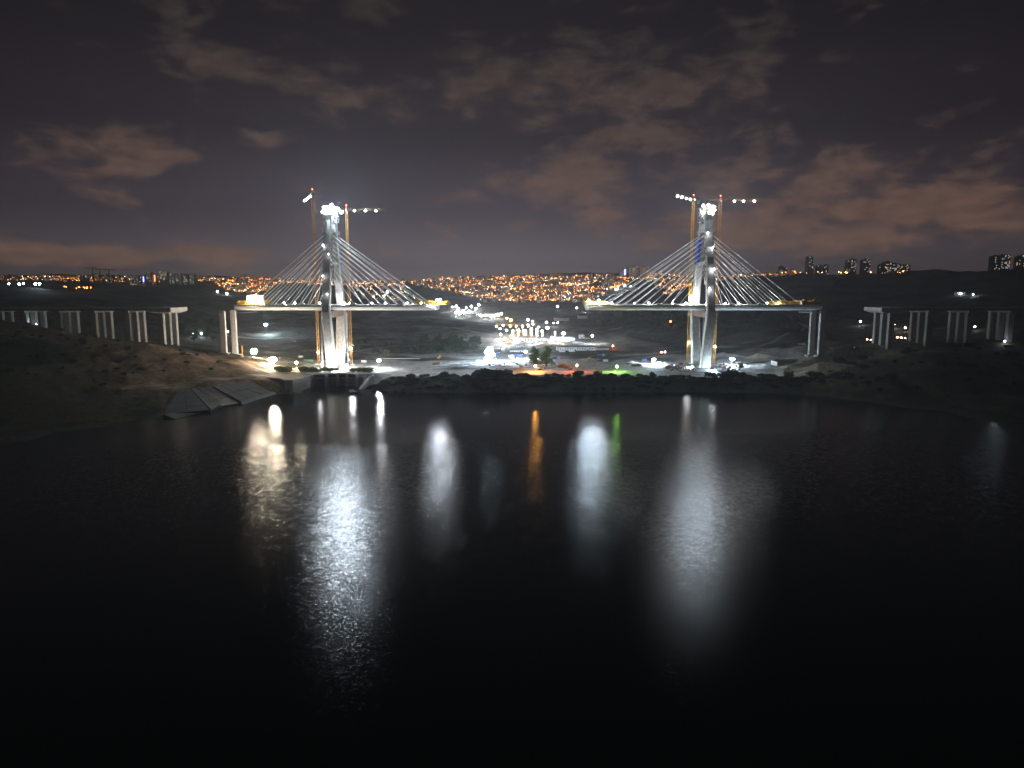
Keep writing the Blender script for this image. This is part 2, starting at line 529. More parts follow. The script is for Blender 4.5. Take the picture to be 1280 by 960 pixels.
# ground kinds as surface colours: site gravel, bare earth, dry grass, scrub, field
def zone():
    c = np.empty(ZZ.shape + (3,))
    scrub = np.array((.022, .026, .017)); grass = np.array((.085, .068, .038)); earth = np.array((.19, .12, .068))
    gravel = np.array((.36, .355, .34)); field = np.array((.13, .095, .06)); darks = np.array((.022, .026, .018))
    n1 = fbm(Xgrid / 60, Ygrid / 60, 31, 4)
    n2 = fbm(Xgrid / 14, Ygrid / 14, 41, 4)
    n3 = fbm(Xgrid / 240, Ygrid / 300, 51, 3)
    w = np.clip((n1 + .6 * n2) * 3.0 + .45, 0, 1)[..., None]
    c[:] = scrub * (1 - w) + grass * w
    # valley fields with hedge lines
    fm = np.clip(((Ygrid > 950) & (Ygrid < 2100) & (pxg > 700) & (pxg < 1040)) * 1.0, 0, 1) * np.clip(n3 * 3.2 + .62, 0, 1)
    c = c * (1 - fm[..., None]) + (field * (1 + .3 * n2[..., None])) * fm[..., None]
    # rough graded ground in the middle of the valley
    gm = np.clip(((Ygrid > 830) & (Ygrid < 2000) & (pxg > 330) & (pxg < 700)) * 1.0, 0, 1) * np.clip(n1 * 2.4 + n2 * .8 + .35, 0, .8)
    c = c * (1 - gm[..., None]) + (np.array((.27, .25, .22)) * (1 + .7 * n2[..., None])) * gm[..., None]
    vm = (np.clip((Ygrid - 830) / 60, 0, 1) * np.clip((2100 - Ygrid) / 200, 0, 1) * np.clip((pxg - 320) / 30, 0, 1) * np.clip((1000 - pxg) / 60, 0, 1) * .5)[..., None]  # valley colour lifted to stand in for light reaching its floor
    c = c * (1 - vm) + (np.array((.13, .12, .095)) * (1 + .8 * n2[..., None] + .5 * n1[..., None])) * vm
    # spoil heap behind the left pylon, colour raised in place of lamplight
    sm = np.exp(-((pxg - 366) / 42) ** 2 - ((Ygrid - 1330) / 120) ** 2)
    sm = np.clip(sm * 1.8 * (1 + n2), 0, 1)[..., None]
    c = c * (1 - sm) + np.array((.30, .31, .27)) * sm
    # the work site
    edge = 720 + 10 * n2
    s = np.clip((Ygrid - edge) / 10, 0, 1) * np.clip((980 + 160 * n1 - Ygrid) / 60, 0, 1) * np.clip((pxg - 372) / 20, 0, 1) * np.clip((1010 - pxg) / 25, 0, 1)
    s = np.clip(s * (1.0 + .5 * n2 + .3 * n1), 0, 1)[..., None]
    c = c * (1 - s) + (gravel * (1 + .25 * n2[..., None])) * s
    # yard round the batching plant
    s = np.clip(np.exp(-((pxg - 690) / 85) ** 2 - ((Ygrid - 1250) / 240) ** 2) * 1.8 * (1 + n2), 0, 1)[..., None]
    c = c * (1 - s) + (gravel * .9) * s
    # bare earth bank and track on the left
    e = np.clip((Ygrid - 590) / 30, 0, 1) * np.clip((800 - Ygrid) / 20, 0, 1) * np.clip((pxg - 70) / 130, 0, 1) * np.clip((400 - pxg) / 20, 0, 1)
    e = e * np.clip(.80 + n1 * .9 + n2 * .9, 0, 1)
    c = c * (1 - e[..., None]) + (earth * (1 + .35 * n2[..., None])) * e[..., None]
    # stony right bank
    e = np.clip((Ygrid - 735) / 20, 0, 1) * np.clip((870 - Ygrid) / 40, 0, 1) * np.clip((pxg - 985) / 20, 0, 1) * np.clip((1190 - pxg) / 40, 0, 1)
    e = e * np.clip(.5 + n1 + n2 * 1.4, 0, 1)
    c = c * (1 - e[..., None]) + (np.array((.20, .175, .13)) * (1 + .3 * n2[..., None])) * e[..., None]
    # mud line along the water and dark scrub bank below the shrubs
    d = np.clip((716 - Ygrid) / 6, 0, 1) * np.clip((pxg - 455) / 8, 0, 1) * np.clip((1040 - pxg) / 40, 0, 1)
    c = c * (1 - d[..., None]) + darks * d[..., None]
    mud = np.clip(1 - np.abs(ZZ - .8) / 1.6, 0, 1) * .4 * (Ygrid < 740) * ((pxg < 455) | (pxg > 1010))
    dk = np.clip((pxg - 1040) / 40, 0, 1) * np.clip((765 - Ygrid) / 30, 0, 1) * .5 + np.clip((140 - pxg) / 60, 0, 1) * np.clip((640 - Ygrid) / 40, 0, 1) * .5  # outer banks painted darker to stand in for missing light
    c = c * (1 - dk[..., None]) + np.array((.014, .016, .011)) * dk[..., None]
    c = c * (1 - mud[..., None]) + np.array((.10, .09, .07)) * mud[..., None]
    return np.clip(c, .012, .6)

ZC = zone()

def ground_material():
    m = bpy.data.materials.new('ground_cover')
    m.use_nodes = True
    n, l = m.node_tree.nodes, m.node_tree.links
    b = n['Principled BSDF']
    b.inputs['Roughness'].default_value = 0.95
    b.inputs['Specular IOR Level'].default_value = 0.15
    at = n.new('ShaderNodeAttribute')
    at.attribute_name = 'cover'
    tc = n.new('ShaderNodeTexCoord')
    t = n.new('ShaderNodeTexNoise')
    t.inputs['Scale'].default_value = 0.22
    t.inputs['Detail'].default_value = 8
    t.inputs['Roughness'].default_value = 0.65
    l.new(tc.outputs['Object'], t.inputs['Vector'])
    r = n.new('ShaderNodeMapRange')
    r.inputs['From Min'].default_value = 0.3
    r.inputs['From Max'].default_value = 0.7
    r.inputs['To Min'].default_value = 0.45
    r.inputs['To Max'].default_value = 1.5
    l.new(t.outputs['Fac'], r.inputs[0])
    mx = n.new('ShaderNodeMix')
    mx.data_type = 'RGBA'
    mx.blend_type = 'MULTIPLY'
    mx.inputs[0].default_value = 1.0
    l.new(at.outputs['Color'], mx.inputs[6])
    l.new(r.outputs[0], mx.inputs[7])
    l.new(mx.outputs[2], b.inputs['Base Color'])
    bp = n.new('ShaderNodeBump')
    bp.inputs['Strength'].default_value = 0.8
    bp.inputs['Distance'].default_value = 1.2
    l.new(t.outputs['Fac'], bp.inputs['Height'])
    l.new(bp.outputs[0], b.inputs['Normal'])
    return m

nu, ny = ZZ.shape
verts = np.stack([Xgrid, Ygrid, ZZ], -1).reshape(-1, 3)
ii, jj = np.meshgrid(np.arange(nu - 1), np.arange(ny - 1), indexing='ij')
q0 = (ii * ny + jj).ravel()
quads = np.stack([q0, q0 + ny, q0 + ny + 1, q0 + 1], -1)
me = bpy.data.meshes.new('ground')
me.vertices.add(len(verts)); me.vertices.foreach_set('co', verts.ravel())
me.loops.add(quads.size); me.loops.foreach_set('vertex_index', quads.ravel().astype(np.int32))
me.polygons.add(len(quads)); me.polygons.foreach_set('loop_start', np.arange(0, quads.size, 4, dtype=np.int32))
me.update(calc_edges=True)
me.polygons.foreach_set('use_smooth', np.ones(len(quads), dtype=bool))
ca = me.color_attributes.new('cover', 'FLOAT_COLOR', 'POINT')
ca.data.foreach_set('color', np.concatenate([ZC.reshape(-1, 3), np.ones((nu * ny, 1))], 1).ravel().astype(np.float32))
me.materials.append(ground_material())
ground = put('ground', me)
ground['kind'] = 'structure'

# ------------------------------------------------------------------ water
def water_material():
    m = bpy.data.materials.new('lake_water')
    m.use_nodes = True
    n, l = m.node_tree.nodes, m.node_tree.links
    n.remove(n['Principled BSDF'])
    b = n.new('ShaderNodeBsdfAnisotropic')                            # mirror-like surface of small wave facets
    b.distribution = 'BECKMANN'
    deep = n.new('ShaderNodeBsdfDiffuse')                             # dark green body of the lake
    deep.inputs[0].default_value = (.002, .006, .007, 1)
    fr = n.new('ShaderNodeFresnel')
    fr.inputs['IOR'].default_value = 1.333
    mxs = n.new('ShaderNodeMixShader')
    l.new(fr.outputs[0], mxs.inputs[0])
    l.new(deep.outputs[0], mxs.inputs[1])
    l.new(b.outputs[0], mxs.inputs[2])
    l.new(mxs.outputs[0], n['Material Output'].inputs[0])
    tc = n.new('ShaderNodeTexCoord')
    sp = n.new('ShaderNodeSeparateXYZ')
    l.new(tc.outputs['Object'], sp.inputs[0])
    # a breeze roughens the open water; a calm lee lies along the far shore
    bn = n.new('ShaderNodeTexNoise')
    bn.inputs['Scale'].default_value = 0.012
    bn.inputs['Detail'].default_value = 5
    l.new(tc.outputs['Object'], bn.inputs['Vector'])
    ed = n.new('ShaderNodeMath'); ed.operation = 'MULTIPLY_ADD'
    l.new(bn.outputs['Fac'], ed.inputs[0]); ed.inputs[1].default_value = 60.0
    l.new(sp.outputs[1], ed.inputs[2])
    slant = n.new('ShaderNodeMath'); slant.operation = 'MULTIPLY_ADD'
    l.new(sp.outputs[0], slant.inputs[0]); slant.inputs[1].default_value = -0.13
    l.new(ed.outputs[0], slant.inputs[2])
    wind = n.new('ShaderNodeMapRange'); wind.interpolation_type = 'SMOOTHSTEP'
    wind.inputs['From Min'].default_value = 500
    wind.inputs['From Max'].default_value = 484
    l.new(slant.outputs[0], wind.inputs[0])
    ro = n.new('ShaderNodeMapRange')
    ro.inputs['To Min'].default_value = 0.20
    ro.inputs['To Max'].default_value = 0.235
    l.new(wind.outputs[0], ro.inputs[0])
    l.new(ro.outputs[0], b.inputs['Roughness'])
    # wavelets as surface slopes: fine ripples everywhere, longer ones out in the fetch
    def slopes(scale, rot, detail, rough_):
        mp = n.new('ShaderNodeMapping')
        mp.inputs['Scale'].default_value = scale
        mp.inputs['Rotation'].default_value = (0, 0, rot)
        l.new(tc.outputs['Object'], mp.inputs[0])
        w = n.new('ShaderNodeTexNoise')
        w.inputs['Scale'].default_value = 1.0
        w.inputs['Detail'].default_value = detail
        w.inputs['Roughness'].default_value = rough_
        l.new(mp.outputs[0], w.inputs['Vector'])
        v = n.new('ShaderNodeVectorMath'); v.operation = 'SUBTRACT'
        l.new(w.outputs['Color'], v.inputs[0])
        v.inputs[1].default_value = (.5, .5, .5)
        return v.outputs[0]
    def scaled(v, sock=None, k=1.0):
        q = n.new('ShaderNodeVectorMath'); q.operation = 'SCALE'
        l.new(v, q.inputs[0])
        if sock is None:
            q.inputs['Scale'].default_value = k
        else:
            l.new(sock, q.inputs['Scale'])
        return q.outputs[0]
    def ranged(src, a, b, t0, t1):
        q = n.new('ShaderNodeMapRange'); q.interpolation_type = 'SMOOTHSTEP'
        q.inputs['From Min'].default_value, q.inputs['From Max'].default_value = a, b
        q.inputs['To Min'].default_value, q.inputs['To Max'].default_value = t0, t1
        l.new(src, q.inputs[0])
        return q.outputs[0]
    s1 = scaled(scaled(slopes((.9, .9, 1), .25, 3, .65), ranged(wind.outputs[0], 0, 1, .09, .34)), ranged(sp.outputs[1], 130, 330, .45, 1.0))
    fet = ranged(sp.outputs[1], 180, 330, 0.12, 1.0)
    s2 = scaled(scaled(slopes((.34, .22, 1), -.2, 5, .75), ranged(wind.outputs[0], 0, 1, .08, .29)), fet)
    ad = n.new('ShaderNodeVectorMath'); ad.operation = 'ADD'
    l.new(s1, ad.inputs[0]); l.new(s2, ad.inputs[1])
    fl = n.new('ShaderNodeVectorMath'); fl.operation = 'MULTIPLY_ADD'
    l.new(ad.outputs[0], fl.inputs[0])
    fl.inputs[1].default_value = (1, 1, 0)
    fl.inputs[2].default_value = (0, 0, 1)
    nm = n.new('ShaderNodeVectorMath'); nm.operation = 'NORMALIZE'
    l.new(fl.outputs[0], nm.inputs[0])
    l.new(nm.outputs[0], b.inputs['Normal'])
    l.new(nm.outputs[0], fr.inputs['Normal'])
    return m

lake = MB().add([(-6000, -3000, 0), (6000, -3000, 0), (6000, 1200, 0), (-6000, 1200, 0)], [(0, 1, 2, 3)]).build('lake_water', water_material())
lake['kind'] = 'structure'
# ------------------------------------------------------------------ lamps
LAMP_COL = {'white': (.94, .97, 1.0), 'cool': (.66, .85, 1.0), 'warm': (1.0, .85, .62), 'orange': (1.0, .42, .06), 'red': (1.0, .12, .04), 'green': (.35, 1.0, .10),
            'blue': (.10, .12, 1.0)}
_ball = {}

def lens(parent, loc, r, col, inten, name='lens'):
    """a glowing lamp body; inten is the radiant intensity it throws"""
    key = (round(r, 2), col, round(inten, 1))
    if key not in _ball:
        L = inten / (math.pi * r * r)
        _ball[key] = MB().ball((0, 0, 0), r, 8, 4).mesh('lens', emit('lamp_%s_%.2f_%g' % (col, r, round(inten, 1)), LAMP_COL[col], L))
    return put(name, _ball[key], parent, loc)

def lamp_mast(base, hgt, col, inten, label, heads=1, r=.6, name='floodlight_mast', spread=1.6, rows=1, group=None, cat='floodlight'):
    """steel mast on a footing, crossbar and a rack of lamp heads"""
    t = thing(name, label, cat, base, 0, group)
    MB().box((0, 0, .25), (1.6, 1.6, .9), taper=.8).build('footing', CONC, t)
    MB().tube((0, 0, .4), (0, 0, hgt), .16, .10, 8).build('pole', STEEL_G, t)
    for q in range(rows):
        z = hgt - q * spread
        heads_ = heads if isinstance(heads, int) else heads[q]
        tot = heads * rows if isinstance(heads, int) else sum(heads)
        off = 0 if rows < 3 else .35 * spread * math.sin(q * 2.3 + 1)
        w = max(.8, (heads_ - 1) * spread + .8)
        MB().box((off, .1, z), (w, .14, .14)).build('crossbar', STEEL_G, t)
        for k in range(heads_):
            x = off + (k - (heads_ - 1) / 2) * spread
            h = MB().box((x, .15, z + .28), (r * 1.3, r * .7, r * .7)).box((x, .1, z + .05), (.1, .1, .4)).build('lamp_head', STEEL_D, t)
            lens(h, (x, -.35 * r, z + .3), r, col, inten / tot)
    return t

def work_light(loc, col, inten, label, r=.5, group=None, stand=1.2):
    """tripod work light"""
    t = thing('work_light', label, 'work light', loc, 0, group)
    m = MB()
    for a in (0, 2.1, 4.2):
        m.tube((math.cos(a) * .5, math.sin(a) * .5, 0), (0, 0, stand * .7), .05, .05, 4)
    m.tube((0, 0, stand * .6), (0, 0, stand), .05, .05, 4)
    m.build('tripod', STEEL_D, t)
    h = MB().box((0, .2, stand + .3), (r * 1.4, .3, r)).build('lamp_head', STEEL_D, t)
    lens(h, (0, -.1, stand + .3), r, col, inten)
    return t

# ------------------------------------------------------------------ the cable-stayed bridge, two unfinished halves
YC = 800.0
DECK_T, DECK_B = 85.0, 79.6
HALFW = 23.0
LT, RT = -207.5, 222.0

def leg_off(z):
    if z < 78:
        return 18 + (34 - 18) * (z - 10) / 68.0
    return 34 - 27 * (z - 78) / 116.0

def leg_mesh(x, side, z0, z1, wx0, wx1, wy0, wy1, lift):
    """one inclined pylon leg, cast in lifts: chamfered section with a groove at every joint"""
    m = MB()
    zs = []
    z = z0
    while z < z1 - .1:
        zt = min(z + lift, z1)
        zs += [(z, 0.0), (zt - .22, 0.0), (zt - .20, .12), (zt - .02, .12)]
        z = zt
    zs.append((z1, 0.0))
    n, c = 8, .9
    vs, fs = [], []
    for zz, g in zs:
        t = (zz - z0) / (z1 - z0)
        a, b = (wx0 + (wx1 - wx0) * t) / 2 - g, (wy0 + (wy1 - wy0) * t) / 2 - g
        yc_ = YC + side * leg_off(zz)
        for p, q in ((-a + c, -b), (a - c, -b), (a, -b + c), (a, b - c), (a - c, b), (-a + c, b), (-a, b - c), (-a, -b + c)):
            vs.append((x + p, yc_ + q, zz))
    for k in range(len(zs) - 1):
        o = k * n
        fs += [(o + i, o + (i + 1) % n, o + n + (i + 1) % n, o + n + i) for i in range(n)]
    fs += [tuple(reversed(range(n))), tuple(range(len(vs) - n, len(vs)))]
    return m.add(vs, fs)

def deck_section():
    """half-streamlined box girder outline (y, z): sloping soffit, edge fairing, kerbs"""
    w = HALFW
    return [(-w, DECK_T), (-w - .9, DECK_T - 1.5), (-w + 1.0, DECK_T - 3.6), (-w + 7, DECK_B), (w - 7, DECK_B), (w - 1.0, DECK_T - 3.6), (w + .9, DECK_T - 1.5), (w, DECK_T)]

def deck_piece(L):
    s = deck_section()
    n = len(s)
    vs = [(0, a, b) for a, b in s] + [(L, a, b) for a, b in s]
    fs = [(i, n + i, n + (i + 1) % n, (i + 1) % n) for i in range(n)] + [tuple(range(n)), tuple(reversed(range(n, 2 * n)))]
    m = MB().add(vs, fs)
    for sy in (-1, 1):                                            # kerb and parapet rail
        m.box((L / 2, sy * (HALFW - .35), DECK_T + .35), (L, .5, .7))
    return m

ZA = [163.5 - 5.1 * k for k in range(9)]                           # cable heads, outermost first

def bridge_half(tx, x0, x1, anchors_l, anchors_r, label):
    t = thing('cable_stayed_bridge', label, 'bridge', (tx, YC, 11))
    def part(o, nm=None):
        o.location = Vector(o.location) - Vector((tx, YC, 11))
        return o
    for side in (-1, 1):
        part(leg_mesh(tx, side, 8, 78, 10.5, 9.5, 9.5, 8.5, 5.2).build('lower_leg', CONC_W, t))
        part(leg_mesh(tx, side, 78, 189, 8.8, 7.8, 8.6, 6.6, 4.6).build('upper_leg', CONC, t))
        b = part(MB().box((tx, YC + side * 18, 9.0), (24, 22, 8.5), taper=.96).build('footing', CONC_D, t))
        # anchor heads and work platforms on the leg
        for k, z in enumerate(ZA):
            y = YC + side * leg_off(z)
            for sx in (-1, 1):
                part(MB().box((tx + sx * 4.45, y, z + .2), (1.0, 1.6, 2.0), taper=.7).build('anchor_box', STEEL_D, t))
    # cross beams
    part(MB().box((tx, YC, 75.6), (8.0, 61, 6.4)).box((tx, YC, 72.0), (7.0, 56, 1.0)).build('lower_cross_beam', mat('stained_concrete', (.20, .13, .10), .9), t))
    part(MB().box((tx, YC, 133), (6.0, leg_off(133) * 2 - 5, 4.0)).build('upper_cross_beam', CONC_D, t))
    part(MB().box((tx, YC, 173), (6.2, leg_off(173) * 2 - 4, 9.0)).build('top_cross_beam', CONC, t))
    # climbing platforms round the near leg and the crown
    for side, zz in ((-1, 151), (-1, 141), (-1, 168), (1, 167), (1, 129), (-1, 73), (1, 73)):
        y = YC + side * leg_off(zz)
        w = 11.6 if zz > 100 else 13
        m = MB()
        for dz_ in (0, 2.4):
            m.box((tx, y - w / 2 + .5, zz + dz_), (w, 1.0, .18)).box((tx, y + w / 2 - .5, zz + dz_), (w, 1.0, .18))
            m.box((tx - w / 2 + .5, y, zz + dz_), (1.0, w - 2, .18)).box((tx + w / 2 - .5, y, zz + dz_), (1.0, w - 2, .18))
            for sx in (-1, 1):
                for sy in (-1, 1):
                    m.tube((tx + sx * w / 2, y + sy * w / 2, zz + dz_), (tx + sx * w / 2, y + sy * w / 2, zz + dz_ + 1.3), .07, .07, 4)
            for hh in (.6, 1.2):
                for sy in (-1, 1):
                    m.box((tx, y + sy * w / 2, zz + dz_ + hh), (w, .1, .1))
                    m.box((tx + sy * w / 2, y, zz + dz_ + hh), (.1, w, .1))
        part(m.build('work_platform', STEEL_G, t))
    # deck, cast segment by segment
    L = 12.0
    n = int(round((x1 - x0) / L))
    L = (x1 - x0) / n
    dm = deck_piece(L - .10).mesh('deck_segment', CONC_W)
    for k in range(n):
        put('deck_segment', dm, t, (x0 + k * L - tx, 0, -11))
    part(MB().box(((x0 + x1) / 2, YC, DECK_T - 1.5), (x1 - x0 - .6, HALFW * 2 - 3, 1.2)).build('deck_core', CONC_D, t))
    # stays
    for xs in (anchors_l, anchors_r):
        for k, xa in enumerate(xs):
            z = ZA[k]
            for side in (-1, 1):
                sx = 1 if xa > tx else -1
                p0 = Vector((tx + sx * 4.9, YC + side * leg_off(z), z))
                p1 = Vector((xa, YC + side * (HALFW - 1.2), DECK_T + .4))
                part(MB().tube(p0, p1, .35, .35, 6).build('stay_cable', CABLE, t))
                d = (p0 - p1).normalized()
                part(MB().tube(p1, p1 + d * 4.5, .34, .30, 6).build('cable_sleeve', WHITE, t))
    return t

def spread(a, b, n=9):
    return [a + (b - a) * k / (n - 1) for k in range(n)]

LX0, LX1 = -314.0, -87.0
RX0, RX1 = 87.0, 352.0
bl = bridge_half(LT, LX0, LX1, spread(-305, -221), spread(-96, -178), 'left half of the unfinished cable-stayed bridge, pylon with glaring top')
br = bridge_half(RT, RX0, RX1, spread(103, 189), spread(328, 239), 'right half of the unfinished cable-stayed bridge, pylon between two yellow cranes')
# white panels standing in for lit patches on the left pylon's near leg
for za, zb, xo in ((171, 179, -2.4), (146, 150.5, -2.2), (146, 150.5, 2.6)):
    zm = (za + zb) / 2
    t = thing('white_panel', {171: 'tall added white panel high on the near leg of the left pylon', 146: 'low added white panel on the near leg of the left pylon, ' + ('left one' if xo < 0 else 'right one')}[za], 'screen', (LT + xo, YC - leg_off(zm) - 4.9, za))
    MB().box((0, 0, (zb - za) / 2), (3.6, .12, zb - za)).build('sheet', WHITE, t)
    MB().box((-1.7, .15, (zb - za) / 2), (.15, .15, zb - za + .6)).box((1.7, .15, (zb - za) / 2), (.15, .15, zb - za + .6)).build('frame', STEEL_G, t)
# blue safety netting hangs on the far leg of the right pylon
m = MB()
for k in range(6):
    za, zb = 134 + k * 4.4, 138.2 + k * 4.4
    ya, yb = YC + leg_off(za) - 4.9, YC + leg_off(zb) - 4.9
    m.add([(RT - 4.9, ya, za), (RT - 4.6 - .2 * (k % 2), yb, zb), (RT - 1.0, yb - .1, zb), (RT - 1.2, ya - .1, za),
           (RT - 4.9, ya + .06, za), (RT - 4.6 - .2 * (k % 2), yb + .06, zb), (RT - 1.0, yb - .04, zb), (RT - 1.2, ya - .04, za)],
          [(0, 3, 2, 1), (4, 5, 6, 7), (0, 1, 5, 4), (2, 3, 7, 6)])
    m.box((RT - 4.95, ya + 3.5, (za + zb) / 2), (.06, 7, 4.2))
tag(m.build('safety_netting', BLUE_SHEET), 'blue safety netting hung on the far leg of the right pylon', 'netting')

# climbing formwork on the pylon crowns, full of floodlights
def crown(tx, label, big, yellow):
    t = thing('climbing_formwork', label, 'formwork', (tx, YC, 186))
    for side in (-1, 1):
        y = side * leg_off(190)
        for sx in (-1, 1):
            MB().box((sx * 4.4, y, 5.5), (.35, 8.2, 9.0)).build('panel', PLY if yellow else WHITE, t)
        for sy in (-1, 1):
            MB().box((0, y + sy * 4.0, 5.6), (9.0, .35, 8.6)).build('panel', WHITE if sy > 0 else PLY, t)
        m = MB()
        for zz in (-6, -2.4, 1.0, 5, 9.6):
            for sy in (-1, 1):
                m.box((0, y + sy * 5.0, zz), (12.4, 1.3, .2))
            for sx in (-1, 1):
                m.box((sx * 5.6, y, zz), (1.3, 8.6, .2))
            for sx in (-1, 1):
                for sy in (-1, 1):
                    m.box((sx * 6.1, y + sy * 5.5, zz + .65), (.12, .12, 1.3))
            for hh in (.6, 1.25):
                m.box((0, y - 5.6, zz + hh), (12.4, .08, .08))
                m.box((0, y + 5.6, zz + hh), (12.4, .08, .08))
                for sx in (-1, 1):
                    m.box((sx * 6.2, y, zz + hh), (.08, 11, .08))
        for sx in (-1, 1):
            for sy in (-1, 1):
                m.tube((sx * 6, y + sy * 5.4, -6), (sx * 6, y + sy * 5.4, 10), .12, .12, 4)
        m.build('scaffold', STEEL_G, t)
    m = MB()
    for k in range(16):                                             # starter bars above the last lift
        m.tube((-3.4 + 6.8 * (k % 8) / 7, -leg_off(190) + (2.2 if k > 7 else -2.2), 3), (-3.4 + 6.8 * (k % 8) / 7, -leg_off(190) + (2.2 if k > 7 else -2.2), 12.5), .06, .06, 4)
    m.build('reinforcement', RUST, t)
    for k, (x, y, z, r, I) in enumerate(big):
        h = MB().box((x, y + .5, z), (r * 1.4, .5, r * 1.1)).tube((x, y + .4, z - 1.6), (x, y + .4, z), .07, .07, 4).build('floodlight', STEEL_D, t)
        lens(h, (x, y - .15, z), r, 'cool' if k % 3 else 'white', I)
    return t

crown(LT, 'climbing formwork with glaring floodlights on the left pylon top', [
    (-2.5, -13.2, 8.5, 1.0, 10400), (2.5, -13.4, 7.6, 1.1, 10400), (6.9, -9.0, 6.0, 1.15, 10400), (6.9, -6.0, 2.6, .9, 8000), (0.5, -13.2, 3.0, .8, 6000), (9.5, -3, 7.8, 1.1, 10400),
    (5.0, -12.8, 11.2, .9, 8000), (-5.8, -13.0, 3.8, .6, 2800), (11.5, 2, 5.0, .9, 7600)], True)
crown(RT, 'climbing formwork with white floodlights on the right pylon top', [
    (-6.9, -12.0, 10.4, .7, 4000), (-1.0, -13.2, 11.0, .8, 5000), (4.2, -13.0, 9.4, .8, 5000), (7.2, -8.0, 6.0, 1.0, 8400), (-6.9, -8, 3.6, .6, 3000), (3.4, -13.1, 1.6, .6, 3000), (6.9, -4, 2.4, .6, 3000)], False)

# ------------------------------------------------------------------ form travellers at the deck ends
def traveller(x, sgn, label, lx, lamps, cover=None, reach=10.0, box=True):
    """yellow launching gantry: two long trusses on rails, cross trusses, a winch house, hanging soffit platform"""
    t = thing('form_traveller', label, 'gantry', (x, YC, DECK_T))
    for sy in (-1, 1):
        MB().lattice((-sgn * lx, sy * 17, 2.6), (sgn * reach, sy * 17, 2.6), 2.4, 3.0, 3.0, .28, .16, (0, 0, 1)).build('main_truss', STEEL_Y, t)
        MB().box((-sgn * lx * .45, sy * 17, .45), (lx * 1.1, 1.2, .5)).build('rail_beam', STEEL_D, t)
    for xx in (-lx * .8, -lx * .3, reach * .75):
        MB().lattice((sgn * xx, -18, 4.6), (sgn * xx, 18, 4.6), 1.6, 1.8, 3.0, .22, .12, (0, 0, 1)).build('cross_truss', STEEL_Y, t)
    if box:
        h = MB().box((-sgn * lx * .85, -15, 5.9), (7.5, 5.5, 3.2)).box((-sgn * lx * .85, -15, 7.6), (8.0, 6.0, .25)).build('winch_house', STEEL_Y, t)
        for k in (-1, 0, 1):
            MB().box((-sgn * lx * .85 + k * 2.2, -17.8, 6.2), (1.3, .1, 1.1)).build('window', GLASS, h)
    MB().box((sgn * (reach - 4), 0, -8.4), (8, 44, .5)).build('soffit_platform', STEEL_G, t)
    m = MB()
    for xx in (reach - 7.6, reach - .6):
        for yy in (-21, -8, 8, 21):
            m.tube((sgn * xx, yy * 1.0, -8.3), (sgn * xx, yy * .82, 3.6), .10, .10, 4)
    m.build('hanger', STEEL_D, t)
    if cover:
        MB().box(cover[0], cover[1], taper=.92).build('cover_tent', WHITE, t)
    for k, (a, b, c, r, I, col) in enumerate(lamps):
        h = MB().box((a, b + .4, c), (r * 1.3, .4, r)).tube((a, b + .4, c - 2), (a, b + .4, c), .08, .08, 4).build('floodlight', STEEL_D, t)
        lens(h, (a, b - .15, c), r, col, I)
    return t

traveller(LX0 + 6, -1, 'yellow gantry with white tented box at the left deck end', 24, [(9, -20.5, 5.2, .8, 3600, 'warm'), (15, -20.5, 7.0, .8, 3600, 'warm'), (24, -20.5, 4.0, .7, 1800, 'warm')], ((14, -12, 7.0), (18, 8, 9)), 5, False)
traveller(LX1, 1, 'yellow gantry with white lamps reaching over the central gap', 24, [(2.0, -20.5, 6.2, .9, 4500, 'cool'), (5.5, -20.5, 6.6, .9, 4500, 'white'), (-4, -24.5, -1.0, .6, 900, 'white')], None, 13)
traveller(RX0 + 1, -1, 'brightly lit yellow gantry at the left end of the right deck', 22, [(-1.2, -20.5, 5.6, .9, 5200, 'cool'), (10.5, -20.5, 5.9, .9, 5200, 'cool'), (2, -20.3, 3.2, .5, 1200, 'cool'), (6, -20.3, 3.0, .5, 1200, 'white'), (17, -20.3, 3.2, .5, 900, 'white')], None, 4, False)
traveller(RX1 - 4, 1, 'unlit yellow gantry at the right deck end', 44, [], None, 3, False)
t = thing('winch_container', 'yellow machine house on the right deck end', 'machine house', (RX1 - 12, YC - 16, DECK_T))
MB().box((0, 0, 2.6), (21, 7, 4.4)).build('housing', STEEL_Y, t)
MB().box((0, 0, 5.0), (22, 8, .3)).build('roof', STEEL_O, t)
for k in range(6):
    MB().box((-8.5 + 3.4 * k, -3.56, 2.8), (1.8, .12, 1.8)).build('shutter', STEEL_D, t)
MB().box((-6, 0, 6.2), (3.5, 3, 2.1)).box((5, 0, 6.0), (2.4, 3, 1.7)).build('rooftop_unit', STEEL_Y, t)
MB().box((0, 0, .25), (21, 7.4, .5)).build('skid', STEEL_D, t)

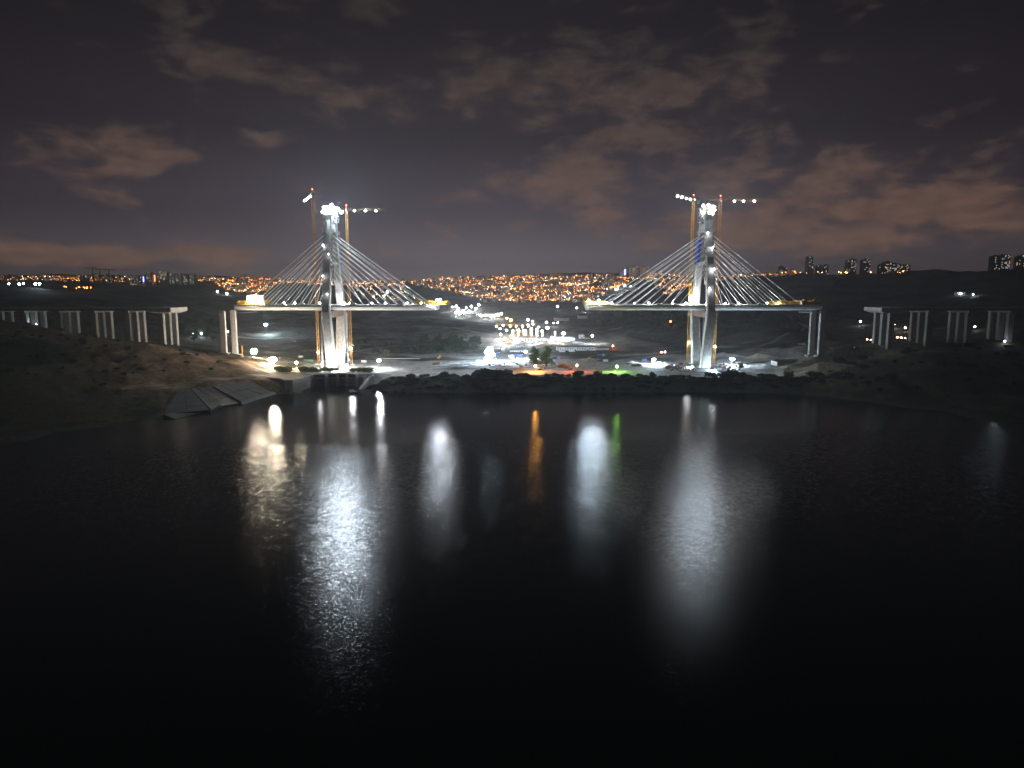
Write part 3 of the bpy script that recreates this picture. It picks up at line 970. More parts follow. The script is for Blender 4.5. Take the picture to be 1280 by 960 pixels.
# ------------------------------------------------------------------ tower cranes
JIBS = mat('jib_steel', (.16, .115, .06), .5, var=.3, scale=.6)
def crane(px_base, Y, z_top, jib_dir, jib_len, cj_len, label, steel, lamp_pos, mast_lamps=(), red=True, side_px=None, I=900, cx=None):
    base = G(px_base, Y)
    if cx is not None:
        base.x = cx
    base.z = H(base.x, Y)
    t = thing('tower_crane', label, 'crane', base)
    z = z_top - base.z
    MB().box((0, 0, .5), (7, 7, 1.6)).build('footing', CONC, t)
    MB().lattice((0, 0, 1), (0, 0, z - 7), 2.5, 2.5, 3.0, .22, .10).build('mast', steel, t)
    MB().tube((0, 0, z - 7), (0, 0, z - 5.6), 1.9, 1.9, 12).build('slewing_ring', STEEL_D, t)
    j = Vector((jib_dir[0], jib_dir[1], 0)).normalized()
    ang = math.atan2(j.y, j.x)
    up = (0, 0, 1)
    b = Vector((0, 0, z - 4.6))
    jb = MB().lattice(b + j * 1.0, b + j * jib_len, 1.6, 1.7, 2.6, .11, .06, up).build('jib', JIBS, t)
    MB().lattice(b - j * 1.0, b - j * cj_len, 1.6, 1.2, 2.6, .12, .06, up).build('counter_jib', JIBS, t)
    MB().box(b - j * (cj_len - 1.6) + Vector((0, 0, -1.6)), (3.4, 2.2, 3.8), ang).build('counterweight', CONC_D if steel is not STEEL_O else STEEL_D, t)
    hd = MB().lattice((0, 0, z - 5.4), (0, 0, z - .6), 1.6, 1.6, 1.6, .18, .1).box((0, 0, z - .4), (1.5, 1.5, .8)).build('head', STEEL_R if red else steel, t)
    m = MB()
    m.tube((0, 0, z - .4), b + j * jib_len * .62 + Vector((0, 0, 1)), .06, .06, 4)
    m.tube((0, 0, z - .4), b - j * (cj_len - 2) + Vector((0, 0, .6)), .06, .06, 4)
    m.build('pendant', STEEL_D, t)
    s = Vector((-j.y, j.x, 0))
    if s.y > 0:
        s = -s
    cb = MB().box(b + s * 1.9 + Vector((0, 0, -.6)), (2.0, 1.6, 2.3), ang).build('cab', WHITE, t)
    MB().box(b + s * 2.75 + Vector((0, 0, -.3)), (1.6, .12, 1.3), ang).build('window', GLASS, cb)
    hk = b + j * jib_len * .33
    MB().box(hk + Vector((0, 0, -1.3)), (2.0, 1.4, .6), ang).build('trolley', STEEL_D, t)
    MB().tube(hk + Vector((0, 0, -1.4)), hk + Vector((0, 0, -9)), .06, .06, 4).box(hk + Vector((0, 0, -9.4)), (.7, .4, 1.2)).build('hook', STEEL_D, t)
    if red:
        lens(hd, (0, 0, z + .4), .40, 'red', 30, 'beacon')
    for f in lamp_pos:
        p = b + j * (jib_len * f) + Vector((0, -.6, -1.5))
        h = MB().box(p + Vector((0, .3, .35)), (.9, .5, .5), ang).build('floodlight', STEEL_D, t)
        lens(h, p, .75, 'white', I)
    for zz, II in mast_lamps:
        h = MB().box((0, -1.6, zz - base.z + .3), (1.4, .5, .8)).build('floodlight', STEEL_D, t)
        lens(h, (0, -2.2, zz - base.z), .8, 'white', II)
    # ties back to the pylon and mast collars
    m = MB()
    for k in range(1, 4):
        zc = z * k / 4
        m.box((0, 0, zc), (3.2, 3.2, .35))
    m.build('collar', STEEL_D, t)
    return t

def ztop(py, Y):
    return P(640, py, Y).z

crane(401, 830, ztop(237, 830), (-28, 60), 66, 16, 'ochre tower crane left of the left pylon, jib turned away', STEEL_O, (.25, .5, .7, .9), [(P(640, 440, 830).z, 900)], I=420, cx=P(396, 385, 830).x)
crane(440, 830, ztop(257, 830), (1, .02), 46, 19, 'ochre tower crane right of the left pylon, jib reaching right with three lamps', STEEL_O, (.21, .49, .76), [(P(640, 435, 830).z, 2000)], cx=P(437, 385, 830).x)
crane(858, 826, ztop(244, 826), (-30, -40), 48, 17, 'yellow tower crane left of the right pylon with four jib lamps', STEEL_Y, (.20, .46, .72, .97), [(P(640, 428, 826).z, 380), (P(640, 374, 826).z, 2600), (P(640, 372, 826).z, 2600)], cx=P(862, 385, 826).x)
crane(891, 830, ztop(245, 830), (1, -.03), 45, 17, 'ochre tower crane right of the right pylon with dark counterweight', STEEL_O, (.36, .60, .88), [(P(640, 433, 830).z, 380)], cx=P(895, 385, 830).x)

# ------------------------------------------------------------------ approach viaducts and lone piers
def column(m, x, y, z0, z1, w, d, lift=5.0):
    z = z0
    while z < z1 - .05:
        zt = min(z + lift, z1)
        c = .5
        for za, zb, g in ((z, zt - .18, 0), (zt - .18, zt, .09)):
            a, b = w / 2 - g, d / 2 - g
            m.prism([(x - a + c, y - b), (x + a - c, y - b), (x + a, y - b + c), (x + a, y + b - c), (x + a - c, y + b), (x - a + c, y + b), (x - a, y + b - c), (x - a, y - b + c)], za, zb)
        z = zt
    return m

def viaduct(xs, x_end, x_far, sgn, label):
    t = thing('viaduct', label, 'viaduct', (x_end, YC, 40))
    o = Vector((x_end, YC, 40))
    def part(ob):
        ob.location = Vector(ob.location) - o
        return ob
    zc = 79.0
    for k, x in enumerate(xs):
        for yy in (-15, 0, 15):
            g = min(H(x + a, YC + yy + b) for a in (-3, 3) for b in (-2.5, 2.5))
            part(column(MB(), x, YC + yy, g - 1, zc - 2.2, 6.6, 5.0).build('pier', concrete('pier_concrete', .31), t))
        if k > 0:
            part(MB().box((x, YC, zc - 1.1), (7.0, 40, 2.2)).build('pier_cap', CONC_D, t))
    # hammerhead at the open end
    x = xs[0]
    part(MB().prism([(x - 14, YC - 20), (x + 14, YC - 20), (x + 14, YC + 20), (x - 14, YC + 20)], zc - 1.0, zc + 3.4)
         .add([(x - 13, YC - 19, zc - 1.0), (x + 13, YC - 19, zc - 1.0), (x + 13, YC + 19, zc - 1.0), (x - 13, YC + 19, zc - 1.0),
               (x - 8, YC - 17.5, zc - 3.0), (x + 8, YC - 17.5, zc - 3.0), (x + 8, YC + 17.5, zc - 3.0), (x - 8, YC + 17.5, zc - 3.0)],
              [(3, 2, 1, 0), (4, 5, 6, 7), (0, 1, 5, 4), (1, 2, 6, 5), (2, 3, 7, 6), (3, 0, 4, 7)]).build('hammerhead', CONC, t))
    m = MB()
    for yy in (-20, 20):
        for q in range(13):
            m.box((x - 13.5 + q * 2.25, YC + yy, zc + 4.0), (.12, .12, 1.2))
        m.box((x, YC + yy, zc + 4.55), (27.5, .08, .1)).box((x, YC + yy, zc + 4.05), (27.5, .08, .1))
    part(m.build('guard_rail', STEEL_G, t))
    a, b = sorted((x - sgn * 14.1, x_far))
    for yy in range(-17, 18, 7):
        part(MB().box(((a + b) / 2, YC + yy, zc + 1.1), (b - a, 1.1, 2.1)).build('girder', CONC_D, t))
    part(MB().box(((a + b) / 2, YC, zc + 2.4), (b - a, 40, .5)).build('deck_slab', CONC, t))
    part(MB().box(((a + b) / 2, YC - 19.7, zc + 3.1), (b - a, .4, .9)).box(((a + b) / 2, YC + 19.7, zc + 3.1), (b - a, .4, .9)).build('parapet', CONC_W, t))
    return t

viaduct([-402, -440, -479, -519, -558, -597, -637], -402, -700, 1, 'left approach viaduct on triple piers ending in mid-air')
viaduct([434.5, 478, 523.6, 571, 617], 434.5, 720, -1, 'right approach viaduct on triple piers ending in mid-air')
for x, yy, lab in ((-333, -12, 'lone concrete pier left of the left deck end, outer one'), (-331.5, 15, 'lone concrete pier left of the left deck end, nearer the pylon'),
                   (358, -10, 'lone concrete pier right of the right deck end, outer one'), (358, 15, 'lone concrete pier under the right deck end')):
    g = min(H(x + a, YC + yy + b) for a in (-4, 4) for b in (-4, 4))
    t = thing('bridge_pier', lab, 'pier', (x, YC + yy, g))
    column(MB(), 0, 0, 1.5, 78.2 - g, 6.4, 4.2).build('shaft', CONC_W, t)
    MB().box((0, 0, .4), (11, 9, 3.0)).build('footing', CONC_D, t)
    MB().box((-1.2, 0, 78.7 - g), (1.6, 1.8, 1.0)).box((1.2, 0, 78.7 - g), (1.6, 1.8, 1.0)).build('bearing_block', CONC, t)
# ------------------------------------------------------------------ vector ground lookup
HY = np.geomspace(430, 4150, 1500)

def Hv(x, y):
    u = 640 + F * x / y
    i = np.clip(np.searchsorted(GU, u) - 1, 0, len(GU) - 2)
    j = np.clip(np.searchsorted(GY, y) - 1, 0, len(GY) - 2)
    a = np.clip((u - GU[i]) / (GU[i + 1] - GU[i]), 0, 1)
    b = np.clip((y - GY[j]) / (GY[j + 1] - GY[j]), 0, 1)
    return (ZZ[i, j] * (1 - a) + ZZ[i + 1, j] * a) * (1 - b) + (ZZ[i, j + 1] * (1 - a) + ZZ[i + 1, j + 1] * a) * b

def hit(px, py, y0=430.0):
    d = ray(px, py)
    s = HY / d.y
    x, z = d.x * s, CAMZ + d.z * s
    k = np.nonzero((z <= Hv(x, HY)) & (HY >= y0))[0]
    if not len(k):
        return None
    Y = HY[k[0]]
    xx = d.x * Y / d.y
    return Vector((xx, Y, H(xx, Y)))

def on(px, py, y0=430.0):
    p = hit(px, py, y0)
    return p if p is not None else G(px, 2500)

# ------------------------------------------------------------------ shore works on the left
t = thing('intake_wall', 'concrete intake wall with gate openings below the left pylon', 'wall', (-180, 735, 0))
o = Vector((-180, 735, 0))
def ip(ob):
    ob.location = Vector(ob.location) - o
    return ob
xa, xb = P(389, 480, 724).x, P(452, 480, 724).x
ip(MB().box(((xa + xb) / 2, 733, 3.4), (xb - xa, 3.0, 12)).build('back_wall', CONC_D, t))
ip(MB().box(((xa + xb) / 2 + 5, 732, 13.2), (xb - xa + 24, 9, .8)).build('deck_slab', CONC, t))
for px, w in ((390, 2.2), (408, 2.0), (422, 1.4), (434, 1.4), (446, 1.4)):
    x = P(px, 480, 726).x
    ip(MB().box((x, 726.5, 5.0), (w, 9, 15.5)).build('buttress', CONC, t))
for a, b in ((392, 406), (410, 421), (423.5, 433), (435.5, 445)):
    x0_, x1_ = P(a, 480, 729).x, P(b, 480, 729).x
    ip(MB().box(((x0_ + x1_) / 2, 730.8, 10.9 if a > 400 else 6), (x1_ - x0_, .4, 2.6 if a > 400 else 12)).build('gate', STEEL_D if a < 400 else RUST, t))
    ip(MB().box(((x0_ + x1_) / 2, 729.5, 8.4), (x1_ - x0_ - .1, 1.6, .5)).build('ledge', CONC, t))
m = MB()
for k in range(24):
    m.box((xa - 2 + k * (xb - xa + 18) / 23, 728.2, 14.2), (.12, .12, 1.3))
m.box(((xa + xb) / 2 + 7, 728.2, 14.85), (xb - xa + 18, .1, .1)).box(((xa + xb) / 2 + 7, 728.2, 14.3), (xb - xa + 18, .08, .08))
ip(m.build('railing', STEEL_G, t))
pa, pb = P(450, 489, 700), P(466, 466, 735)
d = Vector((pb.x - pa.x, pb.y - pa.y, 0)).normalized()
s = Vector((-d.y, d.x, 0)) * 1.6
ip(MB().add([(pa.x - s.x, pa.y - s.y, -3), (pa.x + s.x, pa.y + s.y, -3), (pb.x + s.x, pb.y + s.y, -3), (pb.x - s.x, pb.y - s.y, -3),
             (pa.x - s.x, pa.y - s.y, 1.2), (pa.x + s.x, pa.y + s.y, 1.2), (pb.x + s.x, pb.y + s.y, 13.4), (pb.x - s.x, pb.y - s.y, 13.4)],
            [(3, 2, 1, 0), (4, 5, 6, 7), (0, 1, 5, 4), (1, 2, 6, 5), (2, 3, 7, 6), (3, 0, 4, 7)]).build('wing_wall', CONC_W, t))

t = thing('quay_wall', 'stained concrete quay block with curved face left of the intake', 'quay', (-228, 705, 0))
o = Vector((-228, 705, 0))
fp = [P(349, 480, 690), P(356, 489, 676), P(366, 489, 680), P(377, 487, 695), P(388.5, 483, 718)]
poly = [(-262, 704)] + [(q.x, q.y) for q in fp] + [(fp[-1].x + 1.5, 745), (-262, 745)]
ip(MB().prism(poly, -3, 12.6).build('wall_block', CONC, t))
cp = [(x_ + (1.0 if x_ > -262 else 0), y_ - (1.0 if y_ < 740 else 0)) for x_, y_ in poly]
ip(MB().prism(cp, 12.62, 13.2).build('coping', CONC, t))
cx_, cy_ = sum(q[0] for q in cp) / len(cp), sum(q[1] for q in cp) / len(cp)
ip(MB().prism([(cx_ + (q[0] - cx_) * .94, cy_ + (q[1] - cy_) * .94) for q in cp], 13.22, 13.42).build('earth_fill', mat('quay_earth', (.17, .12, .08), .95, var=.4, scale=.15), t))

RAMPC = concrete('weathered_ramp', .10, .2, .5)
RAMPK = concrete('ramp_kerb', .17, .2, .45)
t = thing('boat_ramp', 'sloping concrete ramp slabs running into the water on the left', 'ramp', (-270, 620, 0))
o = Vector((-270, 620, 0))
def slab(tl, tr, br_, bl_, ztop_, zb, name, mt, th=1.6):
    A = [Pz(*tl, ztop_), Pz(*tr, ztop_), Pz(*br_, zb), Pz(*bl_, zb)]
    n = (A[1] - A[0]).cross(A[3] - A[0]).normalized()
    if n.z < 0:
        n = -n
    nx = max(1, round(((A[1] - A[0]).length + (A[2] - A[3]).length) / 2 / 11))
    ny = max(1, round(((A[3] - A[0]).length + (A[2] - A[1]).length) / 2 / 16))
    def at(u, v):
        return A[0].lerp(A[1], u).lerp(A[3].lerp(A[2], u), v)
    for a in range(nx):
        for b_ in range(ny):
            g = .012
            q = [at((a + g) / nx, (b_ + g) / ny), at((a + 1 - g) / nx, (b_ + g) / ny), at((a + 1 - g) / nx, (b_ + 1 - g) / ny), at((a + g) / nx, (b_ + 1 - g) / ny)]
            lift = .20 + R0.uniform(-.10, .10)
            vs = [v + n * lift for v in q] + [v - n * th for v in q]
            ip(MB().add(vs, [(0, 3, 2, 1), (4, 5, 6, 7), (0, 1, 5, 4), (1, 2, 6, 5), (2, 3, 7, 6), (3, 0, 4, 7)]).build(name, mt, t))
R0 = random.Random(4)
slab((224, 487), (237, 485.5), (262, 512.5), (203, 518), 12.3, 2.2, 'slab', RAMPC)
slab((238, 485.4), (245, 484.6), (276, 506), (263.5, 512), 12.3, 2.2, 'slab', RAMPC)
slab((246, 484.5), (265, 483), (300, 504), (277, 508), 12.2, .6, 'slab', mat('dark_concrete', (.035, .036, .038), .5))  # darker slab between the paler ones
slab((266, 483), (311, 475.5), (353, 486), (301, 502), 12.6, 2.2, 'slab', RAMPC)
slab((203, 518.5), (276, 506.5), (277, 509), (219, 524), 2.3, .2, 'toe_kerb', RAMPK)
slab((301, 502), (353, 486), (355, 489.5), (303, 506.5), 2.4, .2, 'toe_kerb', RAMPK)

p = Pz(441.5, 491.5, 0)
t = thing('work_boat', 'small white work boat moored beside the intake wall', 'boat', (p.x, p.y, 0), .15)
MB().add([(-4.5, -1.6, 1.2), (3.5, -1.7, 1.3), (6.0, 0, 1.7), (3.5, 1.7, 1.3), (-4.5, 1.6, 1.2), (-4.2, -1.1, -.4), (3, -1.1, -.4), (4.8, 0, -.3), (3, 1.1, -.4), (-4.2, 1.1, -.4)],
         [(0, 1, 2, 3, 4), (9, 8, 7, 6, 5), (0, 5, 6, 1), (1, 6, 7, 2), (2, 7, 8, 3), (3, 8, 9, 4), (4, 9, 5, 0)]).build('hull', STEEL_D, t)
MB().box((-1.2, 0, 2.2), (3.6, 2.4, 1.9), taper=.9).box((-1.2, 0, 3.2), (4.2, 2.7, .15)).build('cabin', WHITE, t)
MB().box((-1.2, -1.2, 2.5), (2.6, .1, .7)).build('window', GLASS, t)
MB().box((2.6, 0, 1.75), (2.0, 3.0, .15)).box((-3.9, 0, 1.6), (1.0, 2.9, .6)).build('deck_cover', WHITE, t)

# ------------------------------------------------------------------ dirt track, valley road
def ribbon(name, pts, w, mt, lift=.22, n=60):
    pts = [Vector(q) for q in pts]
    cum = [0]
    for a, b in zip(pts, pts[1:]):
        cum.append(cum[-1] + (b - a).length)
    vs, fs, C = [], [], 5
    path = []
    for k in range(n + 1):
        s_ = cum[-1] * k / n
        i = max(0, min(len(pts) - 2, int(np.searchsorted(cum, s_)) - 1))
        f = (s_ - cum[i]) / max(1e-6, cum[i + 1] - cum[i])
        path.append(pts[i].lerp(pts[i + 1], f))
    for _ in range(4):
        path = [path[0]] + [(path[i - 1] + path[i] * 2 + path[i + 1]) / 4 for i in range(1, n)] + [path[-1]]
    for k in range(n + 1):
        a, b = path[max(0, k - 1)], path[min(n, k + 1)]
        d_ = Vector((b.x - a.x, b.y - a.y, 0)).normalized()
        s_ = Vector((-d_.y, d_.x, 0))
        for c in range(C):
            q = path[k] + s_ * w * (c / (C - 1) - .5)
            vs.append((q.x, q.y, H(q.x, q.y) + lift))
    for k in range(n):
        for c in range(C - 1):
            a = k * C + c
            fs.append((a, a + 1, a + C + 1, a + C))
    ob = MB().add(vs, fs).build(name, mt)
    ob['kind'] = 'structure'
    return ob

EARTH = mat('packed_earth', (.24, .17, .11), .95, var=.35, scale=.12)
GRAVEL = mat('pale_gravel', (.33, .32, .29), .95, var=.3, scale=.15)
ASPH = mat('asphalt', (.06, .06, .062), .9, var=.3, scale=.2)
ribbon('dirt_track', [G(150, 612), G(210, 640), G(265, 668), G(320, 705), G(350, 728), G(385, 748)], 11, EARTH)
ribbon('upper_dirt_track', [G(350, 728), G(316, 745), G(296, 765)], 7, EARTH)
ribbon('site_road', [G(470, 758), G(560, 770), G(660, 768), G(780, 752), G(900, 748), G(985, 752)], 12, GRAVEL)
ribbon('valley_road', [G(470, 905), G(520, 908), G(620, 900), G(720, 915), G(800, 940), G(860, 980), G(960, 1010), G(1060, 985), G(1140, 980), G(1290, 960)], 8, ASPH, .3, 160)
ribbon('valley_track', [G(440, 1000), G(500, 1100), G(560, 1180), G(600, 1300), G(640, 1330)], 9, GRAVEL, .3, 90)
ribbon('plant_track', [G(520, 1650), G(570, 1500), G(620, 1400), G(680, 1380), G(760, 1420), G(800, 1500)], 11, GRAVEL, .3, 90)
ribbon('field_track', [G(880, 900), G(960, 1000), G(1010, 1120), G(980, 1300), G(900, 1450)], 8, EARTH, .3, 90)
ribbon('haul_road', [G(290, 1110), G(330, 1160), G(360, 1200), G(395, 1215), G(430, 1190)], 12, GRAVEL, .3)

# ------------------------------------------------------------------ foliage
def leaf_mat(name, c):
    m = mat(name, c, .7, var=.45, scale=.35)
    n, l = m.node_tree.nodes, m.node_tree.links
    b = n['Principled BSDF']
    src = b.inputs['Base Color'].links[0].from_socket
    oi = n.new('ShaderNodeObjectInfo')
    hs = n.new('ShaderNodeHueSaturation')
    mr_ = n.new('ShaderNodeMapRange')
    mr_.inputs['To Min'].default_value = .6
    mr_.inputs['To Max'].default_value = 1.35
    l.new(oi.outputs['Random'], mr_.inputs[0])
    l.new(mr_.outputs[0], hs.inputs['Value'])
    l.new(src, hs.inputs['Color'])
    l.new(hs.outputs[0], b.inputs['Base Color'])
    tr_n = n.new('ShaderNodeBsdfTranslucent')
    l.new(hs.outputs[0], tr_n.inputs[0])
    mx_ = n.new('ShaderNodeMixShader')
    mx_.inputs[0].default_value = .45
    l.new(b.outputs[0], mx_.inputs[1])
    l.new(tr_n.outputs[0], mx_.inputs[2])
    l.new(mx_.outputs[0], n['Material Output'].inputs[0])
    return m

LEAF = leaf_mat('foliage', (.050, .075, .026))
LEAF_D = leaf_mat('dark_foliage', (.018, .026, .014))
LEAF_Y = leaf_mat('floodlit_foliage', (.12, .14, .034))  # leaf colour raised to stand in for floodlight on the bushes
LEAF_G = leaf_mat('floodlit_green_foliage', (.07, .17, .045))  # greener leaf colour painted in place of white lamplight
BARK = mat('bark', (.09, .07, .05), .9)

def leaves(n, lobes, size, seed):
    r = np.random.RandomState(seed)
    w = np.array([l[3] * l[3] for l in lobes])
    k = r.choice(len(lobes), n, p=w / w.sum())
    L = np.array(lobes)[k]
    d = r.normal(size=(n, 3))
    d /= np.linalg.norm(d, axis=1)[:, None]
    rad = (.45 + .6 * r.rand(n) ** .5)[:, None]
    c = L[:, :3] + d * rad * np.stack([L[:, 3], L[:, 3], L[:, 4]], 1)
    a = r.normal(size=(n, 3)); a /= np.linalg.norm(a, axis=1)[:, None]
    b = np.cross(a, r.normal(size=(n, 3))); b /= np.linalg.norm(b, axis=1)[:, None]
    s = (size * (.55 + .9 * r.rand(n)))[:, None]
    e = np.cross(a, b)
    q = np.stack([c - a * s, c - b * s * .55 + e * s * .2, c + a * s, c + b * s * .55 + e * s * .2], 1).reshape(-1, 3)
    m_ = MB()
    m_.v = [tuple(v) for v in q]
    m_.f = [(4 * i, 4 * i + 1, 4 * i + 2, 4 * i + 3) for i in range(n)]
    m_.m = [0] * n
    return m_

def tree_meshes(kind, seed):
    r = random.Random(seed)
    if kind == 'shrub':
        lobes = [(r.uniform(-2.4, 2.4), r.uniform(-1.6, 1.6), r.uniform(1.2, 2.9), r.uniform(1.2, 2.0), r.uniform(1.0, 1.8)) for _ in range(7)]
        cr_ = leaves(420, lobes, .52, seed)
        tr = MB()
        for k in range(5):
            l = lobes[k]
            tr.tube((l[0] * .2, l[1] * .2, -.6), (l[0] * .8, l[1] * .8, l[2]), .10, .04, 5)
    elif kind == 'tree':
        lobes = [(r.uniform(-2.4, 2.4), r.uniform(-2.4, 2.4), r.uniform(3.6, 8.6), r.uniform(1.3, 2.3), r.uniform(1.1, 2.0)) for _ in range(10)]
        cr_ = leaves(520, lobes, .62, seed)
        tr = MB().tube((0, 0, -.8), (.2, .1, 4.0), .32, .2, 7).tube((.2, .1, 4.0), (.3, 0, 7.5), .2, .07, 6)
        for k in range(6):
            l = lobes[k]
            z = r.uniform(2.6, 5)
            tr.tube((.15, .05, z), (l[0] * .8, l[1] * .8, l[2]), .12, .04, 5)
    else:                                                            # tall poplar-like tree
        lobes = [(r.uniform(-1, 1) * (2.6 - .07 * k), r.uniform(-1, 1) * (2.6 - .07 * k), 4 + k * .98, r.uniform(1.7, 2.6) * (1 - k / 34), r.uniform(1.6, 2.4)) for k in range(18)]
        cr_ = leaves(1500, lobes, .6, seed)
        tr = MB().tube((0, 0, -.8), (.2, 0, 9), .5, .3, 7).tube((.2, 0, 9), (0, .2, 19), .3, .06, 6)
        for k in range(0, 18, 2):
            l = lobes[k]
            tr.tube((.1, 0, l[2] - 1.5), (l[0] * 1.1, l[1] * 1.1, l[2] + .5), .13, .04, 5)
    return cr_, tr

TREE = {}
for kind, n in (('shrub', 5), ('tree', 4), ('poplar', 2)):
    TREE[kind] = []
    for s_ in range(n):
        c_, tr_ = tree_meshes(kind, 100 + s_ * 7 + len(kind))
        TREE[kind].append((c_, tr_.mesh('trunk', BARK)))
_crown = {}
def plant(kind, p, s, lm, name, label, cat, group, wide=1.0):
    k = random.randrange(len(TREE[kind]))
    key = (kind, k, lm.name)
    if key not in _crown:
        _crown[key] = TREE[kind][k][0].mesh('crown', lm)
    t_ = thing(name, label, cat, p, random.uniform(0, 6.28), group)
    t_.scale = (s * wide, s * wide, s)
    put('trunk', TREE[kind][k][1], t_)
    put('crown', _crown[key], t_)
    return t_

R = random.uniform
# shrubs along the reservoir bank: crest row and lower row
for k in range(88):
    px = 458 + (1052 - 458) * (k + R(-.3, .3)) / 87
    Y = R(706, 722) if px < 985 else R(690, 722)
    plant('shrub', G(px, Y, -.3), R(.72, 1.28), LEAF_D, 'shrub', 'dark rounded shrub in the row along the far reservoir bank', 'shrub', 'shrubs along the far bank', R(1.0, 1.5))
und = MB()
for k in range(170):                                                 # undergrowth closing the bank between shrubs and water
    px = 460 + (1045 - 460) * (k + R(-.4, .4)) / 169
    p = G(px, R(685, 712), -.3)
    c_ = TREE['shrub'][k % 5][0]
    a_, s_ = R(0, 6.28), R(.55, 1.0)
    o_ = len(und.v)
    und.v += [(p.x + (x * math.cos(a_) - y * math.sin(a_)) * s_ * 1.4, p.y + (x * math.sin(a_) + y * math.cos(a_)) * s_, p.z + z * s_ * .8) for x, y, z in c_.v]
    und.f += [tuple(i_ + o_ for i_ in f) for f in c_.f]
    und.m += c_.m
ob = und.build('undergrowth', LEAF_D)
ob['kind'] = 'stuff'
ob['label'] = 'dark tangled undergrowth covering the far bank above the waterline'
for px, s_ in ((556, 1.5), (598, 1.35), (636, 1.45), (597, 1.75), (604, 1.85), (611, 1.9), (617, 1.9), (624, 1.8), (630, 1.7), (905, 1.6), (912, 1.75), (919, 1.7), (926, 1.6), (722, 1.5), (746, 1.5), (984, 1.5), (1016, 1.45), (886, 1.35)):  # two tight clusters added to block lamplight from the water
    plant('shrub', G(px, 716, -.3), s_ * 1.15, LEAF_D, 'shrub', 'tall dark bush standing above the others on the far bank', 'shrub', 'tall bushes on the far bank', 1.2)
ORD = 'first second third fourth fifth sixth seventh eighth ninth tenth eleventh twelfth thirteenth fourteenth fifteenth sixteenth seventeenth eighteenth'.split()
for k, px in enumerate((346, 353, 361, 380, 383, 387, 393, 399, 406, 413, 420, 441, 448, 455, 462)):
    plant('shrub', G(px, R(750, 757), -.2), R(1.35, 1.9), LEAF_Y, 'shrub', ORD[k] + ' lit bush from the left on the quay below the left pylon', 'shrub', 'lit bushes on the quay', R(.9, 1.2))
def lz(px):
    return 'at the left picture edge' if px < 70 else 'below the outer piers of the left viaduct' if px < 140 else 'below the end of the left viaduct' if px < 215 else 'below the left lone piers'
for k in range(95):                                                  # left hillside
    px = R(-20, 285)
    Y = R(600, 790)
    p = G(px, Y, -.2)
    if p.z < 16 and px > 130:
        continue
    plant('shrub', p, R(.35, .95), LEAF_Y if R(0, 1) < .3 and px > 180 else LEAF, 'shrub', 'scrubby bush on the bare slope ' + lz(px), 'shrub', 'bushes on the left slope ' + lz(px), R(1, 1.6))
for k in range(72):                                                 # right hillside
    px = R(1045, 1290)
    p = G(px, R(600, 770), -.2)
    if p.z < 5:
        continue
    plant('shrub', p, R(.6, 1.5), LEAF_D, 'shrub', 'dark bush on the unlit slope of the right bank', 'shrub', 'bushes on the right slope', R(1, 1.5))
def grove(n, pxr, pyr, s, label, group, lm=LEAF, y0=740):
    for k in range(n):
        p = hit(R(*pxr), R(*pyr), y0)
        if p:
            q = p.x / p.y * F + 640
            f_ = (q - pxr[0]) / (pxr[1] - pxr[0])
            w_ = ', left part' if f_ < .33 else ', middle part' if f_ < .66 else ', right part'
            plant('tree', p, R(*s), lm, 'tree', label + w_, 'tree', group + w_, R(.9, 1.25))
grove(60, (512, 600), (424, 444), (.9, 1.6), 'dark leafy tree in the wood left of the floodlit yard', 'trees in the middle wood')
grove(78, (745, 888), (386, 412), (1.2, 2.2), 'dark tree in the grove under the right deck', 'trees in the grove under the right deck')
grove(48, (895, 1005), (393, 410), (1.2, 2.0), 'dark tree in the hedge crossing the brown field', 'trees of the field hedge', LEAF_D)
grove(26, (990, 1050), (418, 430), (.7, 1.2), 'small dark tree by the right lone piers', 'trees by the right piers', LEAF_D)
grove(22, (232, 276), (404, 428), (1.0, 1.7), 'dark tree behind the bank left of the lone piers', 'trees left of the lone piers', LEAF)
grove(24, (430, 520), (430, 446), (.6, 1.1), 'small tree on the waste ground right of the left pylon', 'trees right of the left pylon', LEAF)
plant('poplar', on(668, 457.5, 740), 1.06, LEAF_G, 'poplar_tree', 'tall green tree among the site sheds, left one of the pair', 'tree', None, 1.9)
plant('poplar', on(683, 458, 740), 1.12, LEAF_G, 'poplar_tree', 'tall green tree among the site sheds, right one of the pair', 'tree', None, 2.1)
plant('tree', on(483, 447, 740), 1.15, LEAF_Y, 'tree', 'bright green floodlit tree beside the valley road', 'tree', None, 1.0)
plant('tree', on(925, 462, 725), .8, LEAF, 'tree', 'small green tree under the floodlight right of the right pylon', 'tree', None, 1.2)

# ------------------------------------------------------------------ site equipment
def shed(p, L, W, h, rz, label, wall, roof, nw=8, doors=2):
    t_ = thing('site_shed', label, 'shed', p, rz)
    MB().box((0, 0, h / 2), (L, W, h)).build('wall', wall, t_)
    MB().add([(-L / 2 - .5, -W / 2 - .5, h), (L / 2 + .5, -W / 2 - .5, h), (L / 2 + .5, W / 2 + .5, h), (-L / 2 - .5, W / 2 + .5, h), (-L / 2 - .5, 0, h + W * .16), (L / 2 + .5, 0, h + W * .16)],
             [(0, 1, 5, 4), (2, 3, 4, 5), (0, 4, 3), (1, 2, 5), (3, 2, 1, 0)]).build('roof', roof, t_)
    for k in range(nw):
        x = -L / 2 + L * (k + .5) / nw
        if doors and k % max(1, nw // doors) == nw // (2 * doors):
            MB().box((x, -W / 2 - .06, 1.2), (1.5, .14, 2.4)).build('door', STEEL_D, t_)
        else:
            MB().box((x, -W / 2 - .06, h * .58), (L / nw * .45, .14, h * .32)).build('window', GLASS, t_)
    return t_

